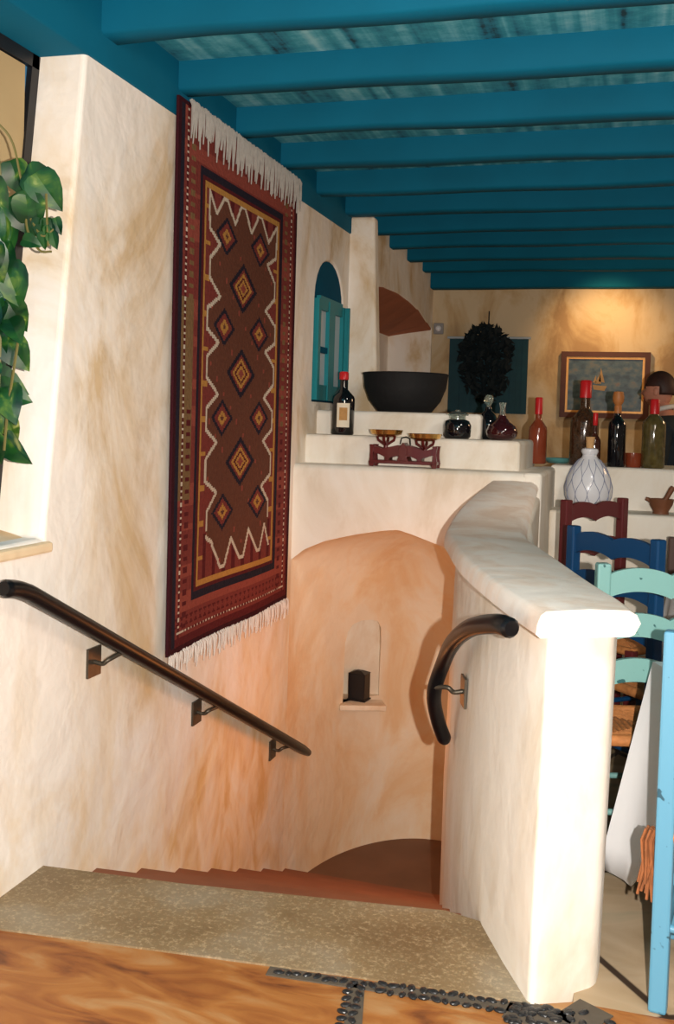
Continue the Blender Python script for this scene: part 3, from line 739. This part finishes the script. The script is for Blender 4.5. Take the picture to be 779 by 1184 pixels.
bottle('wide bottle of yellow green herb oil with red wax cap in front of the person', (.098, 6.40, SZ), .41, .068, M_herb, M_red, caph=.22, shoulder=.62, group=None)
j = thing('glass_tumbler', 'low amber glass between the ball stopper bottle and herb oil bottle', 'glass', (-.012, 6.42, SZ))
bm = B(); lathe(bm, [(0, 0), (.042, 0), (.05, .02), (.05, .085), (.045, .085), (.042, .02), (0, .012)], 24); obj('tumbler_body', bm, M_orange, j, True)
bm = B(); lathe(bm, [(0, 0), (.06, .0), (.085, .02), (.09, .032), (.084, .03), (.055, .012), (0, .01)], 20); bm.transform(Matrix.Translation((-.47, 6.62, SZ)))
tag(obj('small_dish', bm, simple('turquoise_glaze', (.10, .30, .30), .3), None, True), 'small turquoise dish on the shelf behind the slim bottle', 'dish')
# netted white jar
j = thing('netted_demijohn', 'white egg shaped jar wrapped in a diamond wire net', 'jar', (-.256, 6.145, 1.018))
prof = [(0, 0), (.08, 0), (.105, .02), (.132, .08), (.136, .13), (.125, .19), (.098, .245), (.068, .285), (.046, .305), (.040, .32), (.050, .34), (.046, .355), (.034, .36), (0, .36)]
bm = B(); lathe(bm, prof, 36); obj('jar_body', bm, M_ceramic, j, True)
def prad(z):
    return interp([(b, a) for a, b in prof[1:9]], z)
bm = B()
for k in range(12):
    for s in (-1, 1):
        pts = []
        for i in range(31):
            z = .01 + .285 * i / 30; ph = (z / .285) * 3.0
            tri = abs(((ph + 0) % 2) - 1); tri = tri * tri * (3 - 2 * tri)
            a = 2 * PI * (k + s * .5 * tri) / 12; rr = prad(z) + .001
            pts.append((rr * math.cos(a), rr * math.sin(a), z))
        tube(bm, pts, .0017, 4)
obj('wire_net', bm, M_line, j, True)
bm = B(); lathe(bm, [(.022, .35), (.024, .40), (.028, .425), (0, .428)], 14); obj('cork', bm, M_cork, j, True)
# mortar and pestle
j = thing('mortar_and_pestle', 'brown wooden mortar and pestle on the plaster ledge', 'mortar', (.150, 6.14, 1.018))
bm = B(); lathe(bm, [(0, 0), (.045, 0), (.042, .015), (.062, .05), (.072, .085), (.066, .085), (.05, .05), (0, .03)], 24); obj('mortar', bm, M_mortar, j, True)
bm = B(); tube(bm, [(0, 0, .04), (.03, .0, .095), (.055, 0, .145), (.062, 0, .158)], [.018, .014, .016, .011], 10); obj('pestle', bm, M_mortar, j, True)
bm = B(); tube(bm, [(-.06, -.01, .075), (-.085, -.01, .085)], [.014, .010], 8); obj('handle', bm, M_mortar, j, True)
# niche lantern
j = thing('box_lantern', 'small black box lantern standing in the wall niche', 'lantern', (-1.598, 6.165, NZ0 + .001), -.15)
bm = B(); box(bm, -.062, .062, -.05, .05, .0, .010); box(bm, -.055, .055, -.045, .045, .010, .17); bev(bm, .002, 1); obj('lantern_box', bm, M_black, j)
bm = B(); prism(bm, [(-.058, -.048, .17), (.058, -.048, .17), (.058, .048, .17), (-.058, .048, .17)], [(-.015, -.015, .186), (.015, -.015, .186), (.015, .015, .186), (-.015, .015, .186)]); obj('lantern_lid', bm, M_black, j)

# ------------------------------------------------------------------ far wall things
p = thing('framed_painting', 'framed oil painting of a sailing ship on the far ochre wall', 'painting', (-.282, 9.21, 1.865))
bm = B(); a, b, fw = .372, .285, .045
for x0, x1, z0, z1 in ((-a, a, b - fw, b), (-a, a, -b, -b + fw), (-a, -a + fw, -b + fw, b - fw), (a - fw, a, -b + fw, b - fw)): box(bm, x0, x1, -.045, 0, z0, z1)
obj('frame', bm, M_frame, p)
bm = B(); a2, b2 = a - fw, b - fw
for x0, x1, z0, z1 in ((-a2, a2, b2 - .018, b2), (-a2, a2, -b2, -b2 + .018), (-a2, -a2 + .018, -b2 + .018, b2 - .018), (a2 - .018, a2, -b2 + .018, b2 - .018)): box(bm, x0, x1, -.035, -.005, z0, z1)
obj('gilt_inner_frame', bm, M_gold, p)
bm = B(); box(bm, -a2 + .01, a2 - .01, -.02, -.01, -b2 + .01, b2 - .01); cv = obj('canvas', bm, M_canvas, p)
bm = B()
for pts in ([(-.09, -.04), (.0, -.05), (.02, -.01), (-.10, 0)], [(-.085, .01), (-.03, .01), (-.04, .10)], [(-.05, .03), (.0, .02), (-.035, .15)], [(-.10, .02), (-.07, .02), (-.075, .085)]):
    prism(bm, [(x, -.0205, z) for x, z in pts], [(x, -.022, z) for x, z in pts])
obj('painted_ship', bm, simple('ship_ochre', (.28, .16, .05), .5, var=.4, scale=20), cv)
t = thing('wall_hanging', 'dark teal woven hanging on the far wall behind a leafy bunch', 'wall hanging', (-1.295, 9.205, 1.93))
bm = B(); n = 14
for k in range(n):
    x0 = -.35 + .70 * k / n; prism(bm, [(x0, -.008 - .006 * (k % 2), -.335), (x0 + .05, -.008 - .006 * (k % 2), -.335), (x0 + .05, 0, -.335), (x0, 0, -.335)], [(x0, -.008 - .006 * (k % 2), .33), (x0 + .05, -.008 - .006 * (k % 2), .33), (x0 + .05, 0, .33), (x0, 0, .33)])
obj('woven_panel', bm, M_board, t)
bm = B(); tube(bm, [(-.37, -.012, .335), (.37, -.012, .335)], .011, 8); obj('hanging_rod', bm, M_pane, t)
t = thing('dried_leaf_bunch', 'dark round bunch of dried leaves hanging before the teal panel', 'dried plant', (-1.30, 9.10, 1.9))
bm = B(); rr = random.Random(3)
for i in range(620):
    a = rr.uniform(0, 2 * PI); q = math.sqrt(rr.random()); zz = rr.uniform(-1, 1)
    c = Vector((.245 * q * math.cos(a) * (1 - .2 * abs(zz)), rr.uniform(-.08, .06), .20 + .27 * q * math.sin(a) * (1 if math.sin(a) > 0 else 1.5)))
    d = Vector((rr.uniform(-1, 1), rr.uniform(-.5, .3), rr.uniform(-1, 1))).normalized(); s = d.orthogonal().normalized() * .022; L = .045
    bm.faces.new([bm.verts.new(c + v) for v in (-d * L, s, d * L, -s)])
obj('leaves', bm, M_leafd, t, recalc=False)
bm = B(); tube(bm, [(0, .03, .1), (.005, .05, .35), (0, .10, .60)], .006, 6); obj('hanging_cord', bm, M_leafd, t)
t = thing('wall_sensor', 'small white and grey sensor near the far corner', 'sensor', (-1.752, 9.215, 2.345))
bm = B(); box(bm, -.045, .045, -.02, 0, -.05, .05); bev(bm, .008, 2); obj('sensor_body', bm, simple('grey_plastic', (.25, .24, .24), .5), t)
bm = B(); bmesh.ops.create_uvsphere(bm, u_segments=16, v_segments=10, radius=.028, matrix=Matrix.Translation((0, -.022, 0))); obj('sensor_dome', bm, M_ceramic, t, True)

# ------------------------------------------------------------------ person behind the shelf
per = thing('person', 'person with short brown hair, white collar and black jacket behind the bottle shelf', 'person', (.215, 7.42, 0), PI - .35)
def skin_mesh(name, verts, edges, rad, mat, parent, sub=2, root=0):
    me = bpy.data.meshes.new(name); me.from_pydata([Vector(v) for v in verts], edges, []); me.materials.append(mat)
    o = bpy.data.objects.new(name, me); COL.objects.link(o)
    sk = o.modifiers.new('skin', 'SKIN'); sk.use_smooth_shade = True
    for i, r in enumerate(rad):
        me.skin_vertices[0].data[i].radius = r if isinstance(r, tuple) else (r, r)
    me.skin_vertices[0].data[root].use_root = True
    ss = o.modifiers.new('sub', 'SUBSURF'); ss.levels = sub; ss.render_levels = sub
    dg = bpy.context.evaluated_depsgraph_get(); dg.update()
    m2 = bpy.data.meshes.new_from_object(o.evaluated_get(dg)); o.modifiers.clear(); o.data = m2
    if parent: o.parent = parent
    return o
# body: pelvis, spine, neck, arms, legs (faces +x local after turning)
V_ = [(0, 0, .98), (0, 0, 1.15), (0, 0, 1.34), (0, .0, 1.50), (.03, 0, 1.60), (.065, 0, 1.70),
      (0, .17, 1.49), (0, .24, 1.20), (.10, .22, .98), (0, -.17, 1.49), (0, -.24, 1.20), (.10, -.22, .98),
      (0, .09, .92), (.01, .10, .50), (0, .10, .09), (.13, .10, .04), (0, -.09, .92), (.01, -.10, .50), (0, -.10, .09), (.13, -.10, .04),
      (.17, .21, .92), (.17, -.21, .92)]
E_ = [(0, 1), (1, 2), (2, 3), (3, 4), (4, 5), (3, 6), (6, 7), (7, 8), (3, 9), (9, 10), (10, 11), (0, 12), (12, 13), (13, 14), (14, 15), (0, 16), (16, 17), (17, 18), (18, 19), (8, 20), (11, 21)]
r_ = [(.13, .15), (.13, .15), (.14, .17), (.10, .13), .058, .055, .075, .052, .032, .075, .052, .032, .09, .06, .042, .035, .09, .06, .042, .035, .036, .036]
body = skin_mesh('body', V_, E_, r_, M_skin, per)
# head with nose, brow, chin and ears
bm = B(); bmesh.ops.create_uvsphere(bm, u_segments=28, v_segments=20, radius=1)
for v in bm.verts:
    x, y, z = v.co
    fx = max(0, x)
    v.co = Vector((x * .098, y * (.076 - .012 * max(0, -z)), z * .122))
    if z < 0: v.co.x += .012 * fx; v.co.y *= 1 + z * .18
    if abs(y) < .18 and x > .8 and -.25 < z < .12: v.co.x += .018 * (1 - abs(y) / .18)
    if x > .7 and .05 < z < .3 and .2 < abs(y) < .5: v.co.x -= .007
for s in (-1, 1):
    bmesh.ops.create_uvsphere(bm, u_segments=10, v_segments=8, radius=1, matrix=Matrix.Translation((-.005, s * .074, -.01)) @ Matrix.Diagonal((.018, .010, .030, 1)))
bm.transform(Matrix.Translation((.085, 0, 1.765)))
hd = obj('head', bm, M_skin, per, True)
for s in (-1, 1):
    bm = B(); bmesh.ops.create_uvsphere(bm, u_segments=8, v_segments=6, radius=.011, matrix=Matrix.Translation((.168, s * .030, 1.785))); obj('eye', bm, M_black, hd)
bm = B(); box(bm, .180, .187, -.022, .022, 1.708, 1.715); obj('mouth', bm, M_red, hd)
bm = B(); bmesh.ops.create_uvsphere(bm, u_segments=28, v_segments=20, radius=1)
for v in list(bm.verts):
    x, y, z = v.co
    v.co = Vector((x * .112 - .006, y * .090, z * .128 + .006))
bmesh.ops.delete(bm, geom=[f for f in bm.faces if (f.calc_center_median().z < .03 and f.calc_center_median().x > -.02) or f.calc_center_median().z < -.04 or (f.calc_center_median().x > .075 and f.calc_center_median().z < .075)], context='FACES')
bm.transform(Matrix.Translation((.082, 0, 1.768)))
hr = obj('hair', bm, M_hair, per, True); md = hr.modifiers.new('t', 'SOLIDIFY'); md.thickness = .012
V_ = [(0, 0, .95), (0, 0, 1.15), (0, 0, 1.36), (0, 0, 1.51), (0, .18, 1.49), (0, .25, 1.20), (.10, .23, 1.0), (0, -.18, 1.49), (0, -.25, 1.20), (.10, -.23, 1.0), (.025, 0, 1.60)]
E_ = [(0, 1), (1, 2), (2, 3), (3, 4), (4, 5), (5, 6), (3, 7), (7, 8), (8, 9), (3, 10)]
skin_mesh('jacket', V_, E_, [(.155, .18), (.15, .17), (.16, .19), (.12, .14), .09, .066, .046, .09, .066, .046, .072], M_jacket, per)
V_ = [(0, .09, .98), (.01, .10, .50), (0, .10, .10), (0, -.09, .98), (.01, -.10, .50), (0, -.10, .10), (0, 0, 1.0)]
skin_mesh('trousers', V_, [(6, 0), (0, 1), (1, 2), (6, 3), (3, 4), (4, 5)], [.11, .075, .06, .11, .075, .06, .13], M_jacket, per, root=6)
bm = B(); tube(bm, [(.068 * math.cos(a) + .040, .074 * math.sin(a), 1.640 - .018 * math.cos(a)) for a in [2 * PI * k / 20 for k in range(20)]], .017, 8, closed=True); obj('collar', bm, M_shirt, per, True)

# ------------------------------------------------------------------ dining chairs and tables
def slat(bm, x0, x1, z0, z1, y, th=.018, n=28, amp=.022):
    """scalloped ladder back slat: two humps on top, two on the underside"""
    rows = []
    for i in range(n + 1):
        t = i / n; x = x0 + (x1 - x0) * t; hump = abs(math.sin(2 * PI * t)) ** .75
        rows.append([bm.verts.new(p) for p in ((x, y - th / 2, z0 + amp * hump), (x, y - th / 2, z1 - amp + amp * hump), (x, y + th / 2, z1 - amp + amp * hump), (x, y + th / 2, z0 + amp * hump))])
    for a, b in zip(rows, rows[1:]):
        for k in range(4): bm.faces.new((a[k], a[(k + 1) % 4], b[(k + 1) % 4], b[k]))
    bm.faces.new(rows[0]); bm.faces.new(rows[-1])
def chair(label, left, right, h, mat, flip, nsl=3, hp=.046, d=.42, tassel=False, group='painted ladder back chairs in the dining room'):
    """left/right: plan points of the two back posts; seat lies on the flip side (+1 = local +y)"""
    l, r = Vector(left), Vector(right); u = (r - l); wd = u.length; rz = math.atan2(u.y, u.x)
    t = thing('dining_chair', label, 'chair', (l.x, l.y, 0), rz, group); s = flip; q = hp / 2
    for x in (0, wd):
        bm = B(); prism(bm, [(x - q, -q, 0), (x + q, -q, 0), (x + q, q, 0), (x - q, q, 0)], [(x - q, -q, h - .012), (x + q, -q, h - .012), (x + q, q, h - .012), (x - q, q, h - .012)]); bev(bm, .007, 2)
        obj('back_post', bm, mat, t)
        bm = B(); y = s * d; prism(bm, [(x - q * .9, y - q * .9, 0), (x + q * .9, y - q * .9, 0), (x + q * .9, y + q * .9, 0), (x - q * .9, y + q * .9, 0)], [(x - q, y - q, .47), (x + q, y - q, .47), (x + q, y + q, .47), (x - q, y + q, .47)]); bev(bm, .005, 2)
        obj('front_leg', bm, mat, t)
    zs = [h - .125 - k * ((h - .50 - .115) / nsl) for k in range(nsl)]
    for z in zs:
        bm = B(); slat(bm, q, wd - q, z, z + .10, 0); obj('back_slat', bm, mat, t)
    bm = B()
    for z in (.16, .30):
        for x in (0, wd): tube(bm, [(x, 0, z), (x, s * d, z)], .011, 8)
    for y in (0, s * d): tube(bm, [(0, y, .22), (wd, y, .22)], .011, 8)
    obj('stretchers', bm, mat, t, True)
    bm = B()           # rush seat woven from four triangles of cord
    n = 22; c = Vector((wd / 2, s * d / 2, .462))
    corners = [Vector((.0, 0, .462)), Vector((wd, 0, .462)), Vector((wd, s * d, .462)), Vector((0, s * d, .462))]
    for k in range(4):
        a, b = corners[k], corners[(k + 1) % 4]
        for i in range(n // 2):
            f = (i + .5) / (n / 2)
            pa = a.lerp(c, f); pb = b.lerp(c, f)
            tube(bm, [pa - Vector((0, 0, .006 * f)), (pa + pb) / 2, pb - Vector((0, 0, .006 * f))], .0125, 6)
    for k in range(4):
        a, b = corners[k], corners[(k + 1) % 4]; tube(bm, [a, b], .021, 8)
    obj('rush_seat', bm, M_rush, t, True)
    if tassel:
        bm = B(); rr = random.Random(9)
        for i in range(16):
            x = -q - .004 - rr.uniform(0, .03); y = rr.uniform(-.012, .02); L = rr.uniform(.10, .19)
            tube(bm, [(x + .01, y, .47), (x, y, .44), (x + rr.uniform(-.008, .008), y, .46 - L * .6), (x + rr.uniform(-.01, .01), y, .46 - L)], .0042, 5)
        obj('rush_tassel', bm, simple('dark_rush', (.24, .08, .025), .8, var=.6, scale=50), t, True, 'stuff')
    return t
chair('dark red ladder back chair in front of the netted white jar', (-.318, 5.19), (-.055, 5.54), 1.15, M_cred, -1)
chair('navy blue ladder back chair between the dark red and pale teal ones', (-.240, 4.50), (.097, 4.12), 1.09, M_cblue, 1)
chair('pale teal ladder back chair with dark paint chips behind the tablecloth', (-.088, 3.50), (.345, 3.63), 1.065, M_cteal, 1, d=.36)
chair('sky blue chair nearest the camera at the right edge of the frame', (.112, 2.745), (.545, 2.685), 1.0, M_csky, 1, tassel=True)
chair('brown chair farthest back at the second white table', (.205, 5.66), (.60, 5.72), .95, M_cbrown, -1)

def cloth_table(label, tl, cx, cy, a, h, rz, drop, flare, spec=None):
    t = thing('dining_table', tl, 'table', (cx, cy, 0), rz, None)
    bm = B(); box(bm, -a + .015, a - .015, -a + .015, a - .015, h - .035, h - .004); obj('table_top', bm, M_mortar, t)
    for sx in (-1, 1):
        for sy in (-1, 1):
            bm = B(); x, y = sx * (a - .07), sy * (a - .07); prism(bm, [(x - .02, y - .02, 0), (x + .02, y - .02, 0), (x + .02, y + .02, 0), (x - .02, y + .02, 0)], [(x - .03, y - .03, h - .035), (x + .03, y - .03, h - .035), (x + .03, y + .03, h - .035), (x - .03, y + .03, h - .035)]); obj('leg', bm, M_mortar, t)
    bm = B(); n = 24; per_ = []
    cs = [(-a, -a), (a, -a), (a, a), (-a, a)]
    for k in range(4):
        p, q = Vector(cs[k]), Vector(cs[(k + 1) % 4])
        for i in range(n): per_.append((p.lerp(q, i / n), i / n, k))
    rows = []
    for lv in range(9):
        f = lv / 8; row = []
        for (p, s, k) in per_:
            cd = min(s, 1 - s)                       # distance from nearest corner
            cw = max(0, 1 - cd / .30)
            dirn = p.normalized(); nrm = Vector(((0, -1), (1, 0), (0, 1), (-1, 0))[k])
            out = nrm * (.03 + .018 * math.sin(s * 22 + k)) * f + dirn * (flare * cw ** 1.4) * f
            L = drop + (.34 * min(1, cw * 2.0) if drop > .35 else .12 * cw)
            row.append(bm.verts.new((p.x + out.x, p.y + out.y, h + .002 - L * f if lv else h + .002)))
        rows.append(row)
    m = len(per_)
    bm.faces.new(rows[0])
    for r0, r1 in zip(rows, rows[1:]):
        for i in range(m): bm.faces.new((r0[i], r0[(i + 1) % m], r1[(i + 1) % m], r1[i]))
    o = obj('tablecloth', bm, M_cloth, None, True); o.location = (cx, cy, 0); o.rotation_euler = (0, 0, rz)
    md = o.modifiers.new('thick', 'SOLIDIFY'); md.thickness = .004
    tag(o, label, 'tablecloth')
a_ = .35; rz_ = .40      # the table corner farthest from the camera points at the stairs
ctr = Vector((.078, 3.40)) - Matrix.Rotation(rz_, 2) @ Vector((-a_, a_))
cloth_table('white tablecloth draped to a point beside the sky blue chair', 'square table under the nearer white tablecloth', ctr.x, ctr.y, a_, .76, rz_, .36, .12)
cloth_table('white tablecloth on the farther table behind the navy blue chair', 'square table under the farther white tablecloth', .58, 4.88, .36, .76, .12, .30, .04)

# ------------------------------------------------------------------ trailing plant by the window
pl = thing('potted_pothos', 'trailing green pothos hanging in front of the window at the left edge', 'plant', (-1.66, 2.42, 2.18))
def heart(bm, c, d, nrm, L, curl=.2):
    d = Vector(d).normalized(); nrm = Vector(nrm); nrm = (nrm - d * nrm.dot(d)).normalized(); s = d.cross(nrm)
    prof = [(-.10, .0), (-.16, .22), (-.10, .38), (.08, .47), (.30, .46), (.55, .36), (.78, .19), (1.0, 0)]
    ctr = [bm.verts.new(Vector(c) + d * L * t + nrm * (-curl * L * t * t)) for t, _ in prof]
    ctr[0].co = Vector(c)
    for sg in (-1, 1):
        ed = [bm.verts.new(Vector(c) + d * L * t + s * sg * w_ * L + nrm * (L * .16 * w_ * 2 - curl * L * max(t, 0) ** 2)) for t, w_ in prof]
        for k in range(len(prof) - 1):
            q = (ctr[k], ctr[k + 1], ed[k + 1], ed[k])
            try: bm.faces.new(q)
            except ValueError: pass
LR = random.Random(12)
from math import radians
off = Vector((-1.66, 2.42, 2.18))
bm = B(); vb = B()
def vine(pts, r=.0035):
    tube(vb, smoothpath([Vector(p) - off for p in pts], 6), r, 5)
# hand placed leaves: (y, z from photo at about x = -1.70..-1.62), direction, length
leaves = [(-1.72, 2.62, 2.20, (.3, .2, -.9), .10), (-1.66, 2.62, 2.17, (.75, .3, -.45), .11), (-1.70, 2.60, 2.09, (.5, .2, -.8), .12), (-1.75, 2.60, 2.04, (.2, .1, -1), .13), (-1.63, 2.62, 2.16, (.5, .3, -.8), .12),
          (-1.66, 2.61, 2.10, (.1, .2, -1), .11), (-1.76, 2.60, 1.96, (.4, .1, -.8), .13), (-1.72, 2.60, 1.90, (.3, .2, -.9), .13), (-1.77, 2.58, 1.82, (.2, .1, -1), .13), (-1.72, 2.62, 1.80, (.4, .3, -.8), .10),
          (-1.77, 2.60, 1.72, (.3, .1, -.9), .12), (-1.72, 2.62, 1.69, (.5, .2, -.75), .11), (-1.78, 2.60, 1.64, (.3, .2, -.9), .10), (-1.76, 2.60, 1.58, (.8, .3, -.30), .12), (-1.74, 2.60, 1.545, (1, .3, -.25), .11),
          (-1.80, 2.60, 1.55, (.6, .2, -.6), .10), (-1.79, 2.60, 1.47, (.4, .2, -.9), .11), (-1.76, 2.60, 1.41, (.3, .1, -.9), .09), (-1.80, 2.60, 1.38, (.5, .2, -.6), .08), (-1.77, 2.60, 1.36, (.1, .1, -1), .07),
          (-1.66, 2.60, 1.98, (.8, .2, -.2), .055), (-1.84, 2.55, 2.10, (.2, .2, -.9), .13), (-1.83, 2.55, 1.98, (.3, .2, -.9), .12), (-1.83, 2.55, 1.68, (.3, .2, -.9), .12)]
for x, y, z, d, L in leaves:
    x -= .045; z += .005; L *= .92
    n = Vector((.35 + LR.uniform(-.3, .3), -1, .25 + LR.uniform(-.3, .3)))
    heart(bm, Vector((x, y, z)) - off, d, n, L * 1.0, LR.uniform(.1, .35))
for i in range(26):
    z = LR.uniform(1.38, 2.16); x = -1.79 + LR.uniform(-.07, .05)
    heart(bm, Vector((x, 2.60 + LR.uniform(-.06, .06), z)) - off, (LR.uniform(-.5, .7), LR.uniform(-.4, .4), -.8), (LR.uniform(-.5, .8), -1, LR.uniform(-.2, .6)), LR.uniform(.07, .11))
for k in range(7):      # little pointed shoots
    heart(bm, Vector((-1.672 + .009 * k, 2.62, 2.045 - .02 * (k % 3))) - off, (.1 * (k - 3), .1, -1), (0, -1, .1), .045)
vine([(-1.70, 2.42, 2.25), (-1.80, 2.52, 2.33), (-1.76, 2.60, 2.28), (-1.73, 2.62, 2.15)]); vine([(-1.72, 2.42, 2.25), (-1.76, 2.55, 2.2), (-1.78, 2.6, 1.9), (-1.78, 2.6, 1.6), (-1.79, 2.6, 1.36)], .004)
vine([(-1.72, 2.62, 2.12), (-1.71, 2.62, 2.02), (-1.67, 2.62, 1.96), (-1.63, 2.62, 1.955)]); vine([(-1.65, 2.62, 2.12), (-1.645, 2.62, 2.03), (-1.64, 2.62, 1.97)]); vine([(-1.70, 2.62, 2.05), (-1.66, 2.62, 2.0), (-1.62, 2.62, 2.02)])
vine([(-1.73, 2.62, 1.72), (-1.735, 2.6, 1.60), (-1.75, 2.6, 1.50), (-1.76, 2.6, 1.38)], .004)
obj('leaves', bm, M_leaf, pl, True, recalc=False); obj('vines', vb, M_stem, pl, True)
bm = B(); lathe(bm, [(0, -.06), (.07, -.06), (.10, .08), (.108, .08), (.108, .10), (.095, .10), (.09, .07), (0, .06)], 24, (-.20, -.08, .07)); obj('plant_pot', bm, M_terra, pl, True)
bm = B()
for a in (0, 2.1, 4.2): tube(bm, [(-.20 + .1 * math.cos(a), -.08 + .1 * math.sin(a), .16), (-.20, -.08, .51)], .003, 5)
obj('hanging_cord', bm, M_stem, pl)
